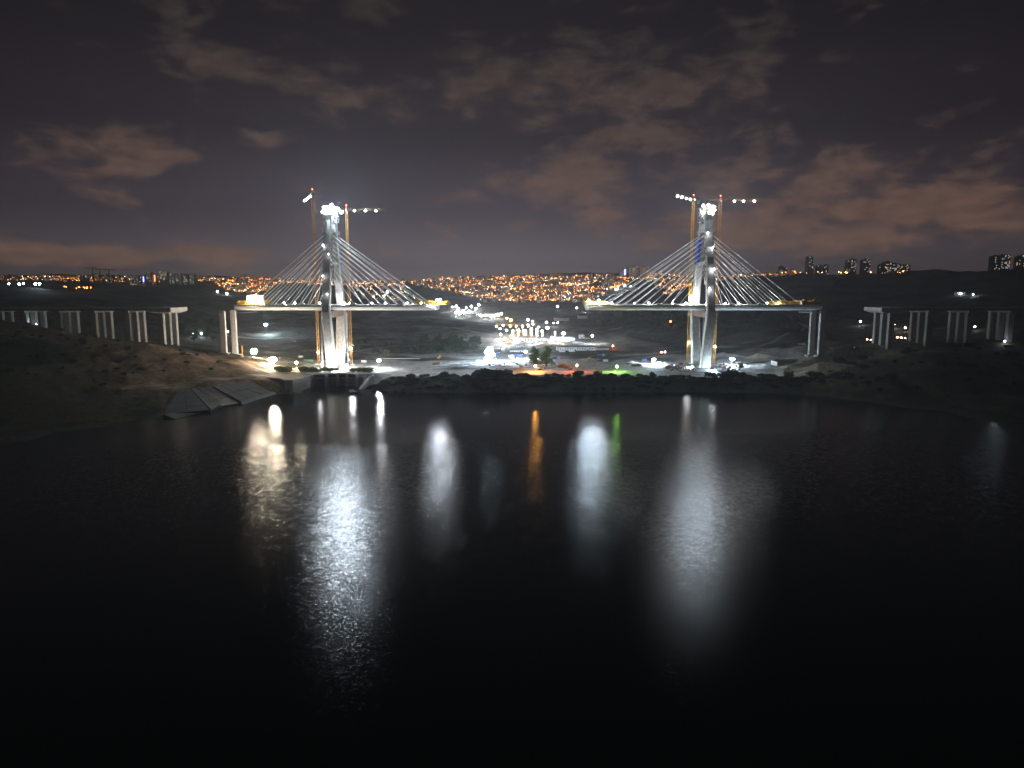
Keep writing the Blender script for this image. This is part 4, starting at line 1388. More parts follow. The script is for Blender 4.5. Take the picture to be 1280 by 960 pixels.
def container(p, rz, mt, label, L=6.1, group=None):
    t_ = thing('site_container', label, 'container', p, rz, group)
    m_ = MB().box((0, 0, 1.35), (L, 2.4, 2.5))
    for k in range(int(L / .6)):
        m_.box((-L / 2 + .4 + k * .6, 0, 1.35), (.22, 2.52, 2.3))
    m_.build('body', mt, t_)
    MB().box((L / 2 + .04, -.55, 1.35), (.1, 1.0, 2.2)).box((L / 2 + .04, .55, 1.35), (.1, 1.0, 2.2)).build('door', mt, t_)
    return t_

WHEEL = MB().tube((0, -.16, 0), (0, .16, 0), .5, .5, 10).mesh('wheel', RUBBER)
def truck(p, rz, cabm, bedm, label, group=None):
    t_ = thing('dump_truck', label, 'truck', p, rz, group)
    MB().box((-.4, 0, .85), (8, 1.1, .35)).build('chassis', STEEL_D, t_)
    cb = MB().box((3.5, 0, 1.95), (1.9, 2.4, 2.3), taper=.92).build('cab', cabm, t_)
    MB().box((4.42, 0, 2.4), (.1, 2.0, .85)).box((3.5, -1.17, 2.4), (1.2, .1, .8)).box((3.5, 1.17, 2.4), (1.2, .1, .8)).build('window', GLASS, cb)
    MB().add([(-4.4, -1.25, 1.1), (2.2, -1.25, 1.1), (2.2, 1.25, 1.1), (-4.0, 1.25, 1.1), (-4.8, -1.35, 2.9), (2.4, -1.35, 2.9), (2.4, 1.35, 2.9), (-4.8, 1.35, 2.9)],
             [(3, 2, 1, 0), (0, 1, 5, 4), (1, 2, 6, 5), (2, 3, 7, 6), (3, 0, 4, 7), (4, 5, 6, 7)]).build('tipper_body', bedm, t_)
    for x in (3.4, -1.6, -3.0):
        for y in (-1.1, 1.1):
            put('wheel', WHEEL, t_, (x, y, .5))
    return t_

CWHEEL = MB().tube((0, -.11, 0), (0, .11, 0), .32, .32, 8).mesh('wheel', RUBBER)
def car(p, rz, mt, label, group=None, tail=0.0, van=False):
    t_ = thing('parked_van' if van else 'parked_car', label, 'van' if van else 'car', p, rz, group)
    h = .7 if van else .4
    MB().add([(-2.1, -.85, .3), (2.1, -.85, .3), (2.1, .85, .3), (-2.1, .85, .3), (-2.15, -.88, .85), (2.0, -.88, .8), (2.0, .88, .8), (-2.15, .88, .85)],
             [(3, 2, 1, 0), (4, 5, 6, 7), (0, 1, 5, 4), (1, 2, 6, 5), (2, 3, 7, 6), (3, 0, 4, 7)]).build('body', mt, t_)
    x0_, x1_ = (-2.0, 1.5) if van else (-1.6, .95)
    MB().add([(x0_, -.8, .84), (x1_, -.8, .82), (x1_, .8, .82), (x0_, .8, .84), (x0_ + .3, -.68, .95 + h), (x1_ - .6, -.68, .95 + h), (x1_ - .6, .68, .95 + h), (x0_ + .3, .68, .95 + h)],
             [(4, 5, 6, 7), (0, 1, 5, 4), (1, 2, 6, 5), (2, 3, 7, 6), (3, 0, 4, 7)]).build('window', GLASS, t_)
    MB().box(((x0_ + x1_) / 2 - .15, 0, .98 + h), (x1_ - x0_ - 1.0, 1.36, .06)).build('roof', mt, t_)
    for x in (1.3, -1.3):
        for y in (-.8, .8):
            put('wheel', CWHEEL, t_, (x, y, .32))
    if tail:
        for y in (-.6, .6):
            lens(t_, (-2.35, y, .75), .42, 'red', tail, 'taillight')
            lens(t_, (2.4, y, .65), .25, 'white', tail * .6, 'headlight')
    return t_

def excavator(p, rz, label, mt=STEEL_Y):
    t_ = thing('excavator', label, 'excavator', p, rz)
    for y in (-1.2, 1.2):
        MB().prism([(-2.2, -.3), (2.2, -.3), (2.2, .3), (-2.2, .3)], 0, .9).build('track', RUBBER, t_).location = (0, y, 0)
    MB().box((-.5, 0, 1.75), (3.6, 2.6, 1.3)).box((-1.9, 0, 1.8), (1.0, 2.5, 1.1)).build('body', mt, t_)
    cb = MB().box((.7, -.7, 2.9), (1.5, 1.1, 1.6), taper=.9).build('cab', mt, t_)
    MB().box((.7, -1.2, 3.1), (1.1, .14, .9)).box((1.4, -.7, 3.1), (.14, .9, .9)).build('window', GLASS, cb)
    MB().tube((1.0, .3, 1.9), (3.4, .3, 5.2), .35, .3, 6).tube((3.4, .3, 5.2), (5.4, .3, 5.0), .3, .24, 6).build('boom', mt, t_)
    MB().tube((5.4, .3, 5.2), (6.4, .3, 2.2), .26, .2, 6).build('arm', mt, t_)
    MB().add([(6.0, -.3, 2.2), (6.9, -.3, 2.0), (6.9, -.3, .8), (5.7, -.3, .7), (6.0, .9, 2.2), (6.9, .9, 2.0), (6.9, .9, .8), (5.7, .9, .7)],
             [(0, 1, 2, 3), (7, 6, 5, 4), (0, 4, 5, 1), (1, 5, 6, 2), (2, 6, 7, 3)]).build('bucket', STEEL_D, t_)
    return t_

def silo(p, h, r, label, group=None, mt=WHITE):
    t_ = thing('cement_silo', label, 'silo', p, R(0, 6), group)
    MB().tube((0, 0, h * .34), (0, 0, h), r, r, 16).tube((0, 0, h), (0, 0, h + r * .45), r, r * .2, 16).tube((0, 0, h * .14), (0, 0, h * .34), r * .25, r, 16).build('tank', mt, t_)
    for a in range(4):
        c_, s_ = math.cos(a * 1.571 + .78) * r * .9, math.sin(a * 1.571 + .78) * r * .9
        MB().tube((c_, s_, -.5), (c_, s_, h * .4), .2, .2, 5).build('leg', STEEL_G, t_)
    m_ = MB()
    for k in range(int(h / 1.2)):
        m_.box((0, -r - .25, k * 1.2 + .6), (.6, .08, .08))
    m_.box((-.3, -r - .25, h / 2), (.08, .08, h)).box((.3, -r - .25, h / 2), (.08, .08, h))
    m_.build('ladder', STEEL_G, t_)
    return t_

def mound(p, rx, ry, h, mt, label, seed):
    n, rings = 40, 12
    vs, fs = [], []
    for k in range(rings + 1):
        f = k / rings
        for i in range(n):
            a = 2 * math.pi * i / n
            rr = f * (1 + .18 * math.sin(3 * a + seed) + .10 * math.sin(7 * a + seed * 2))
            x, y = rx * rr * math.cos(a), ry * rr * math.sin(a)
            z = h * (1 - f) ** 1.15 * (1 + .16 * float(fbm(np.array([x / 5 + seed]), np.array([y / 5]), 5, 3)[0])) + 1.0 * (1 - f) * float(fbm(np.array([x / 3]), np.array([y / 3 + seed]), 6, 2)[0])
            zg = H(p[0] + x, p[1] + y) - p[2]
            vs.append((x, y, max(z + zg, zg + .05) if k < rings else zg - .8))
    for k in range(rings):
        for i in range(n):
            a, b = k * n + i, k * n + (i + 1) % n
            fs.append((a, a + n, b + n, b))
    ob = MB().add(vs, fs).build('spoil_heap', mt)
    ob.location = p
    ob.data.polygons.foreach_set('use_smooth', [True] * len(ob.data.polygons))
    return tag(ob, label, 'heap')

SAND = mat('sandy_spoil', (.30, .26, .19), .95, var=.35, scale=.25, bump=.5)
GREYS = mat('grey_spoil', (.26, .26, .25), .95, var=.35, scale=.25, bump=.5)
mound(on(1022, 466, 700), 36, 17, 10.5, SAND, 'large pale sand heap at the right end of the site', 1)
mound(on(985, 461, 700), 20, 12, 4.5, SAND, 'low pale sand heap left of the large one', 2)
mound(on(905, 446, 800), 30, 14, 6.0, GREYS, 'broad grey spoil heap behind the right pylon', 3)
mound(on(948, 447, 800), 22, 12, 6.5, SAND, 'rough pale heap right of the right pylon', 4)
mound(on(490, 452, 760), 16, 10, 3.0, GREYS, 'low grey heap beside the lamp right of the left pylon', 5)
mound(on(572, 461, 740), 15, 8, 3.2, GREYS, 'grey heap beside the steel trusses', 6)
mound(on(737, 450, 780), 14, 9, 3.5, SAND, 'small brown heap in the middle of the site', 7)
t = thing('retaining_wall', 'concrete retaining wall round the dark pit right of the right pylon', 'wall', on(975, 455, 760))
MB().box((6, 0, 2), (30, 1.2, 7)).build('wall_panel', CONC, t)
MB().box((-10, -9, 1.5), (1.2, 18, 5.5)).build('wall_panel', CONC, t)
MB().box((21.6, -9, 2), (1.2, 18, 7)).build('wall_panel', CONC_W, t)
t = thing('pit_cover', 'dark tarpaulin sheet over the pit right of the right pylon', 'tarpaulin', on(945, 453.5, 760))
MB().box((0, 0, 1.0), (56, 9, 1.2), taper=.95).build('sheet', STEEL_D, t)
MB().box((0, -5.0, .6), (54, .5, .6)).build('weight_beam', RUST, t)

# steel trusses, girders and pipes stored by the bank
def truss_stack(p, rz, L, label, w=3.0):
    t_ = thing('steel_truss', label, 'truss', p, rz)
    MB().lattice((-L / 2, 0, w / 2 + .4), (L / 2, 0, w / 2 + .4), w, w, 2.6, .22, .13, (0, 0, 1)).build('lattice', STEEL_G, t_)
    for x in (-L * .4, 0, L * .4):
        MB().box((x, 0, .1), (.5, w + 1, .6)).build('bearer', RUST, t_)
    return t_
for px, py, L, rz, lab in ((552, 461.5, 20, .05, 'grey steel truss lying leftmost by the bank'), (575, 459, 26, .30, 'long grey steel truss lying behind the leftmost one'), (596, 461, 24, -.06, 'grey steel truss lying below the huge floodlight rack'),
                           (585, 455, 22, .5, 'grey steel truss lying aslant under the wood'), (622, 458.5, 18, .1, 'short grey steel truss right of the huge floodlight rack'), (630, 461, 20, -.1, 'grey steel truss nearest the orange lamp')):
    truss_stack(on(px, py, 735), rz, L, lab)
def bundle(p, rz, L, n, r, mt, label, name='pipe_stack', cat='pipes'):
    t_ = thing(name, label, cat, p, rz)
    k = 0
    me_ = MB().tube((-L / 2, 0, 0), (L / 2, 0, 0), r, r, 8).mesh('pipe', mt)
    for row in range(3):
        for q in range(n - row):
            put('pipe', me_, t_, (R(-.3, .3), (q - (n - row - 1) / 2) * r * 2.05, r + .3 + row * r * 1.75))
    MB().box((-L * .3, 0, .1), (.3, n * r * 2.1, .5)).box((L * .3, 0, .1), (.3, n * r * 2.1, .5)).build('bearer', RUST, t_)
    return t_
bundle(on(648, 462.5, 735), .1, 12, 5, .45, STEEL_G, 'stack of grey pipes left of the twin trees')
bundle(on(705, 460, 735), -.1, 14, 5, .5, RUST, 'stack of rusty pipes between the orange and red lamps')
bundle(on(838, 461, 735), .06, 12, 6, .4, STEEL_G, 'stack of grey pipes left of the right pylon foot')
bundle(on(795, 458, 735), .2, 12, 5, .45, RUST, 'stack of rusty pipes right of the green lamp')
# conveyor leaning over the aggregate bins
p = on(642, 457.5, 735)
t = thing('conveyor', 'sloping pale conveyor left of the twin trees', 'conveyor', p)
MB().lattice((-8, 0, 7.5), (9, 0, .9), 1.4, 1.2, 2.0, .14, .08, (0, 0, 1)).build('frame', STEEL_G, t)
MB().add([(-8.2, -.7, 8.3), (9, -.7, 1.7), (9, .7, 1.7), (-8.2, .7, 8.3), (-8.2, -.7, 8.1), (9, -.7, 1.5), (9, .7, 1.5), (-8.2, .7, 8.1)], [(0, 1, 2, 3), (7, 6, 5, 4), (0, 4, 5, 1), (2, 6, 7, 3), (0, 3, 7, 4), (1, 5, 6, 2)]).build('belt', WHITE, t)
MB().tube((-7, -.7, -.5), (-7, -.7, 7), .14, .14, 5).tube((-7, .7, -.5), (-7, .7, 7), .14, .14, 5).build('support', STEEL_G, t)

# sheds, offices, batching plant
shed(on(720, 438, 800), 60, 12, 5.2, .03, 'long white shed right of the twin trees', WHITE, GREYP, 16, 3)
shed(on(746, 437.5, 800), 36, 10, 3.4, -.02, 'low white shed at the right end of the yard', WHITE, GREYP, 12, 2)
shed(on(649, 440, 800), 28, 10, 3.4, .02, 'low white office hut left of the twin trees', WHITE, GREYP, 8, 1)
shed(on(651, 434, 800), 15, 9, 4.6, .0, 'small white hut behind the low office hut', WHITE, GREYP, 4, 1)
shed(on(662, 427, 900), 58, 16, 6, .02, 'wide grey-roofed shed below the batching plant', WHITE, GREYP, 12, 2)
shed(on(703, 426.5, 900), 44, 14, 6, -.02, 'white shed under the lone cool floodlight', WHITE, GREYP, 10, 2)
shed(on(727, 423, 900), 10, 8, 7, 0, 'small white cabin beside the blue container', WHITE, GREYP, 3, 1)
shed(on(728, 398, 1200), 26, 12, 6, 0, 'far white shed in the field right of the plant', WHITE, WHITE, 6, 1)
shed(on(702, 401, 1200), 40, 14, 6, 0, 'far bright shed behind the batching plant', WHITE, WHITE, 8, 1)
shed(on(583, 392, 1200), 60, 24, 9, .1, 'floodlit white hall in the far yard, left one', WHITE, WHITE, 10, 2)
shed(on(610, 396, 1200), 70, 20, 8, 0, 'floodlit white hall in the far yard, right one', WHITE, WHITE, 10, 2)
shed(on(768, 369, 1400), 60, 30, 16, .0, 'large white floodlit hall on the slope left of the right cables', WHITE, WHITE, 10, 2)
shed(on(783, 363, 1400), 70, 30, 12, .0, 'long white floodlit hall higher on the slope behind the cables', WHITE, WHITE, 10, 2)
for k, (px, h, r_) in enumerate(((641, 17, 2.6), (648, 19, 2.8), (664, 20, 2.8), (671, 18, 2.6), (678, 16, 2.4), (694, 14, 2.4))):
    silo(on(px, 423.5, 1000), h, r_, ['leftmost white cement silo of the batching plant', 'second cement silo from the left at the batching plant', 'tall white cement silo in the middle of the plant',
         'white cement silo right of the tallest one', 'shorter cement silo near the right plant lamps', 'rightmost small cement silo of the plant'][k])
p = on(656, 424, 1000)
t = thing('batching_plant', 'white batching tower with sloping belt between the cement silos', 'plant', p)
MB().box((0, 0, 12), (8, 8, 10)).box((0, 0, 17.6), (9, 9, .5)).build('mixing_house', WHITE, t)
for sx in (-1, 1):
    for sy in (-1, 1):
        MB().tube((sx * 3.4, sy * 3.4, -.5), (sx * 3.4, sy * 3.4, 7.2), .35, .35, 6).build('leg', STEEL_G, t)
MB().lattice((-4, 0, 16), (-30, -4, 1.5), 2.2, 2.0, 2.6, .18, .1, (0, 0, 1)).build('belt_frame', STEEL_Y, t)
MB().box((0, -4.06, 13), (4, .14, 2.2)).build('window', GLASS, t)
cc = [(BLUEP, 'blue'), (WHITE, 'white'), (REDP, 'red'), (GREENP, 'green'), (GREYP, 'grey')]
k = 0
for px, py, lab in ((722, 425, 'blue container beside the small white cabin'), (846, 458, 'white container at the foot of the right pylon'), (835, 459.5, 'red container left of the right pylon foot'),
                    (386, 452, 'green container left of the left pylon foot'), (376, 447, 'grey container behind the lit quay bushes'), (455, 453, 'white container right of the left pylon foot'),
                    (820, 455, 'white container under the lamp left of the right pylon'), (805, 451, 'blue container left of the cool lamp'), (757, 452, 'white container in the middle yard'),
                    (792, 455, 'white container behind the rusty pipes'), (640, 447, 'grey container left of the office hut'), (900, 458, 'grey container right of the right pylon foot')):
    mt = {'b': BLUEP, 'w': WHITE, 'r': REDP, 'g': GREYP}[lab[0]] if not lab.startswith('green') else GREENP
    container(on(px, py, 735), R(-.25, .25), mt, lab, 12.2 if k % 3 == 0 else 6.1)
    k += 1
for px, py, cm, bm, rz, lab in ((704, 457, STEEL_Y, STEEL_Y, .1, 'yellow dump truck in front of the long white shed'), (786, 456, WHITE, GREYP, -.15, 'white dump truck right of the green lamp'), (862, 461, WHITE, GREYP, .1, 'white dump truck under the left mast of the right pylon'),
                                (852, 456.5, WHITE, REDP, .1, 'white dump truck with red body by the right pylon'), (545, 456, STEEL_Y, STEEL_O, .3, 'yellow dump truck at the edge of the wood'), (1002, 432, WHITE, GREYP, .1, 'white dump truck near the right lone piers'), (1072, 436, WHITE, GREYP, .2, 'white dump truck on the track left of the right viaduct'),
                                (366, 428, WHITE, GREYP, .2, 'white dump truck on the dark ground left of the left pylon'), (695, 449, WHITE, BLUEP, .0, 'white dump truck with blue body right of the twin trees')):
    truck(on(px, py, 735), rz, cm, bm, lab)
excavator(on(675, 462, 735), .3, 'yellow excavator lit by the orange lamp')
excavator(on(713, 462, 735), 2.6, 'orange excavator lit by the red lamp', STEEL_O)
excavator(on(548, 449, 800), 1.0, 'small yellow excavator on the valley road by the wood')
excavator(on(742, 452, 760), .2, 'rust-coloured excavator on the small brown heap', RUST)
CARM = [WHITE, GREYP, STEEL_D, REDP, WHITE, BLUEP, STEEL_G]
for k in range(26):
    p = on(732 + (k % 13) * 2.9 + R(-.4, .4), 425 + (k // 13) * 4.2, 900)
    car(p, 1.57 + R(-.1, .1), CARM[k % 7], 'parked car in the rows at the right end of the yard', 'cars in the yard rows', 0, k % 5 == 0)
for px, py, lab in ((488, 421.5, 'left of two pale vans on the dark slope'), (493, 421.5, 'right of two pale vans on the dark slope'), (770, 452, 'white van on the site track by the green lamp'), (790, 452.5, 'white van near the cool lamp'), (1040, 436, 'white van beside the right lone piers')):
    car(on(px, py, 760), .1, WHITE, lab, None, 0, True)
car(on(1086, 425, 860), .05, STEEL_D, 'car with red taillights left of the right viaduct end', None, 260)
car(on(1124, 422.5, 860), .05, STEEL_D, 'car with red taillights between the right viaduct piers', None, 420)
car(on(1129, 423, 860), .05, STEEL_D, 'second car with red taillights behind the first under the viaduct', None, 320)
car(on(829, 441, 860), .05, STEEL_D, 'car with red taillights left of the right pylon', None, 380)
# loose material round the pylon feet: pallets and block stacks
def pallet(p, rz, mt, label, group):
    t_ = thing('material_stack', label, 'stack', p, rz, group)
    MB().box((0, 0, .1), (2.6, 1.8, .25)).build('pallet', RUST, t_)
    for q in range(3):
        MB().box((R(-.1, .1), 0, .6 + q * .75), (2.3 - q * .2, 1.6, .7)).build('block', mt, t_)
    return t_
for k in range(46):
    pallet(on(R(838, 866), R(455, 464.5), 735), R(0, 3), random.choice([WHITE, GREYP, CONC, RUST]), 'stack of pale material on the ground left of the right pylon foot', 'material stacks by the right pylon')
for k in range(22):
    pallet(on(R(893, 925), R(456, 465), 735), R(0, 3), random.choice([WHITE, GREYP, CONC, RUST]), 'stack of pale material on the ground right of the right pylon foot', 'material stacks right of the right pylon')
for k in range(24):
    pallet(on(R(604, 700), R(447, 461), 735), R(0, 3), random.choice([WHITE, GREYP, CONC, RUST, STEEL_Y]), 'stack of material in the yard round the twin trees', 'material stacks in the middle yard')
# site safety fence along the crest, lit by the coloured lamps
def barrier(a, b, n, label, mt=CONC):
    t_ = thing('concrete_barrier', label, 'barrier', a)
    d_ = b - a
    L = d_.length / n
    rz = math.atan2(d_.y, d_.x)
    me_ = MB().add([(-L * .48, -.3, 0), (L * .48, -.3, 0), (L * .48, .3, 0), (-L * .48, .3, 0), (-L * .48, -.1, 1.0), (L * .48, -.1, 1.0), (L * .48, .1, 1.0), (-L * .48, .1, 1.0)],
                   [(4, 5, 6, 7), (0, 1, 5, 4), (1, 2, 6, 5), (2, 3, 7, 6), (3, 0, 4, 7)]).mesh('barrier_block', mt)
    for q in range(n):
        c_ = a + d_ * ((q + .5) / n)
        put('barrier_block', me_, t_, (c_.x - a.x, c_.y - a.y, H(c_.x, c_.y) - a.z), rz)
    return t_
barrier(G(640, 727), G(702, 728), 18, 'row of concrete barriers under the orange lamp on the bank crest')
barrier(G(712, 728), G(745, 728), 10, 'row of concrete barriers under the red lamp on the bank crest')
barrier(G(755, 728), G(792, 728), 11, 'row of concrete barriers under the green lamp on the bank crest')
barrier(G(468, 903), G(525, 906), 26, 'long line of white barriers along the valley road', WHITE)

# things standing on the decks
def on_deck(x, y=-18):
    return Vector((x, YC + y, DECK_T))
for x, y, mt, lab in ((-285, -17, WHITE, 'white container on the left deck nearest the gantry tent'), (-262, -17, GREYP, 'grey container on the left deck between the outer cables'), (-240, -16, WHITE, 'white container on the left deck near the pylon'),
                      (-181, -17, WHITE, 'white container on the left deck just right of the pylon'), (-160, -17, WHITE, 'white container in the middle of the inner left deck'), (-128, -17, GREYP, 'grey container on the inner left deck toward the gap'),
                      (185, -17, WHITE, 'white container on the right deck left of its pylon'), (168, -16, GREYP, 'grey container on the right deck toward the gap'), (250, -17, WHITE, 'white container on the right deck just right of the pylon'),
                      (283, -17, GREYP, 'grey container on the outer right deck')):
    container(on_deck(x, y), 0, mt, lab, 6.1)
k = 0
for x, I, lab in ((-292, 420, 'outermost'), (-270, 420, 'second'), (-248, 420, 'third'), (-228, 500, 'fourth'), (-186, 700, 'fifth'), (-166, 420, 'sixth'), (-145, 420, 'seventh'), (-124, 600, 'eighth'), (-104, 420, 'ninth')):
    work_light(on_deck(x, -14 + 28 * (k % 2)), 'white', I * 4, lab + ' work light along the left deck counted from the left end', .24, None, 2.2)
    k += 1
for x, I, lab in ((118, 420, 'outermost'), (140, 420, 'second'), (162, 420, 'third'), (184, 500, 'fourth'), (206, 700, 'fifth'), (244, 500, 'sixth'), (268, 420, 'seventh'), (292, 420, 'eighth'), (316, 420, 'ninth')):
    work_light(on_deck(x, -14 + 28 * (k % 2)), 'white', I * 4, lab + ' work light along the right deck counted from the gap', .24, None, 2.2)
    k += 1
work_light(Vector((LT + 8, YC + 18, DECK_T)), 'white', 3600, 'bright work light at the far leg of the left pylon on the deck', .6)
work_light(Vector((RT - 9, YC + 18, DECK_T)), 'white', 3200, 'bright work light at the far leg of the right pylon on the deck', .6)
work_light(Vector((RT - 2, YC - 21, DECK_T)), 'white', 1800, 'bright work light at the near leg of the right pylon on the deck', .5)
# small bracket lamps, added to brighten the near legs
for tx, hs in ((LT, ((152.5, 260, -3.5), (142, 160, 3.0), (118, 160, -3.2), (98, 160, 2.5))), (RT, ((166, 420, -3.5), (150, 420, 2.6), (126, 520, 2.8), (104, 420, -3)))):
    for q, (zz, I_, xo) in enumerate(hs):
        y = YC - leg_off(zz) - 4.2
        t = thing('bracket_fill_lamp', ('top', 'second', 'third', 'lowest')[q] + ' small added bracket lamp on the near leg of the ' + ('left' if tx < 0 else 'right') + ' pylon', 'work light', (tx + xo, y, zz))
        MB().box((0, -1.6, 0), (.12, 3.4, .12)).build('bracket', STEEL_D, t)
        h = MB().box((0, -3.3, .25), (.5, .4, .4)).build('lamp_head', STEEL_D, t)
        lens(h, (0, -3.3, -.15), .15, 'white', I_ * .55)
# pylon foot lights
work_light(Vector((LT + 6, YC - 36, H(LT + 6, YC - 36))), 'white', 8000, 'glaring work light at the near foot of the left pylon', .9, None, 2.4)
work_light(Vector((LT + 13, YC - 30, H(LT + 13, YC - 30))), 'warm', 8000, 'glaring work light right of the near foot of the left pylon', .9, None, 2.2)
work_light(Vector((LT - 10, YC - 34, H(LT - 10, YC - 34))), 'white', 3200, 'bright work light left of the near foot of the left pylon', .7, None, 2.2)
work_light(Vector((LT + 12, YC + 2, H(LT + 12, YC + 2))), 'white', 4200, 'bright work light between the feet of the left pylon', .7, None, 2.2)
work_light(Vector((RT + 6, YC - 36, H(RT + 6, YC - 36))), 'cool', 4200, 'work light at the near foot of the right pylon', .6, None, 2.0)
work_light(Vector((RT - 11, YC - 6, H(RT - 11, YC - 6))), 'cool', 3600, 'work light left of the far foot of the right pylon', .6, None, 2.0)

# ------------------------------------------------------------------ site floodlights
def lamp_at(px, py, pb, col, I, label, heads=1, r=.6, rows=1, y0=735, spread=1.6, name='floodlight_mast', group=None):
    b = on(px, pb, y0)
    h = P(px, py, b.y).z - b.z
    return lamp_mast(b, max(2.5, h), col, I, label, heads, r, name, spread, rows, group)

lamp_at(318, 437.5, 447, 'warm', 44000, 'glaring warm floodlight rack left of the left pylon, upper one', (3, 4, 3), .95, 3, 700, 2.0)
lamp_at(341, 448, 457, 'warm', 44000, 'glaring warm floodlight rack left of the left pylon, lower one', (3, 5, 3), .95, 3, 700, 2.0)
lamp_at(371, 453.5, 461, 'warm', 9000, 'small lamp over the quay bushes left of the left pylon', 1, .8, 1, 735)
lamp_at(474, 451, 461, 'white', 13000, 'white floodlight mast right of the left pylon', 2, .8)
lamp_at(333, 406, 419, 'cool', 18000, 'tall cool floodlight mast over the far spoil heap', 2, 1.5, 1, 900)
lamp_at(612, 435, 452, 'cool', 90000, 'huge glaring cool floodlight rack in the middle of the site', (2, 3, 4, 4, 3), 1.35, 5, 780, 2.9)
lamp_at(817, 449.5, 456, 'cool', 22000, 'cool floodlight mast left of the right pylon', 2, .9)
lamp_at(915, 449, 457, 'cool', 26000, 'cool floodlight mast right of the right pylon', 3, .8, 1, 735, 1.5)
lamp_at(657, 440, 449, 'white', 16000, 'white lamp in front of the office hut', 1, 1.0)
lamp_at(684, 410, 424, 'cool', 8000, 'large cool floodlight at the right side of the plant', 2, 1.7, 1, 1000)
lamp_at(704, 417, 427, 'cool', 14000, 'lone cool floodlight right of the plant', 2, 1.5, 1, 900)
lamp_at(669, 457.5, 465, 'orange', 6000, 'orange lamp on a post at the bank crest', 1, .6, 1, 722)
lamp_at(721, 457, 465, 'red', 4000, 'red-orange lamp on a post at the bank crest', 1, .5, 1, 722)
lamp_at(771, 458.5, 465, 'green', 3800, 'green lamp on a post at the bank crest', 1, .5, 1, 722)
lamp_at(740, 420, 430, 'white', 6000, 'white floodlight added to light the parked cars in the yard', 1, 1.2, 1, 900)  # extra lamp to brighten the parked cars
lamp_at(766, 432.5, 437, 'red', 500, 'red lamp at the right end of the yard', 1, 1.0, 1, 900)
for k in range(30):
    px_, py_ = R(613, 702), R(424, 447)
    container(on(px_, py_, 800), R(-.2, .2), random.choice([WHITE, WHITE, GREYP, WHITE, BLUEP, STEEL_O]), 'small container standing among the sheds of the floodlit yard', 12.2 if k % 2 else 6.1, 'containers of the floodlit yard')
for k in range(8):
    truck(on(R(690, 760), R(424, 446), 800), R(-.3, .3), WHITE, random.choice([GREYP, WHITE, BLUEP]), 'white truck parked in the yard right of the twin trees', 'trucks of the yard')
k = 0
PL = ((621, 408, 424, 'white'), (625, 411, 424, 'white'), (629, 407, 420, 'cool'), (633, 413, 424, 'white'), (638, 408, 420, 'orange'), (645, 408.5, 424, 'warm'), (653, 408, 424, 'white'), (660, 407, 424, 'warm'), (666, 405, 424, 'orange'),
      (673, 409, 424, 'white'), (677, 414, 424, 'white'), (690, 422, 428, 'white'), (626, 418, 428, 'white'), (631, 424, 432, 'white'), (628, 430, 436, 'cool'), (640, 419, 428, 'white'), (697, 424.5, 429, 'warm'), (670, 425, 430, 'white'))
for k, (px, py, pb, col) in enumerate(sorted(PL)):
    lamp_at(px, py, pb, col, 6000, ORD[k] + ' lamp mast from the left among the batching plant silos and sheds', 1, R(.7, 1.5), 1, 900, 1.6, 'floodlight_mast', 'lamps of the batching plant')
FY = ((569, 391, 'cool'), (573, 386, 'white'), (576, 392, 'white'), (579, 388, 'cool'), (583, 384, 'white'), (586, 389, 'white'), (590, 384, 'white'), (594, 386, 'cool'), (598, 381, 'white'), (571, 382, 'white'), (601, 395, 'white'), (606, 394, 'white'),
      (613, 394.5, 'cool'), (618, 396, 'white'), (622, 393.5, 'white'), (626, 393, 'warm'), (566, 383.5, 'white'))
for px, py, col in FY:
    lamp_at(px + R(-1, 1), py + R(-.8, .8), py + 5, col, R(5000, 14000), 'floodlight mast in the far glaring yard left of the plant', 1, R(1.3, 3.0), 1, 1200, 2, 'floodlight_mast', 'floodlights of the far yard')
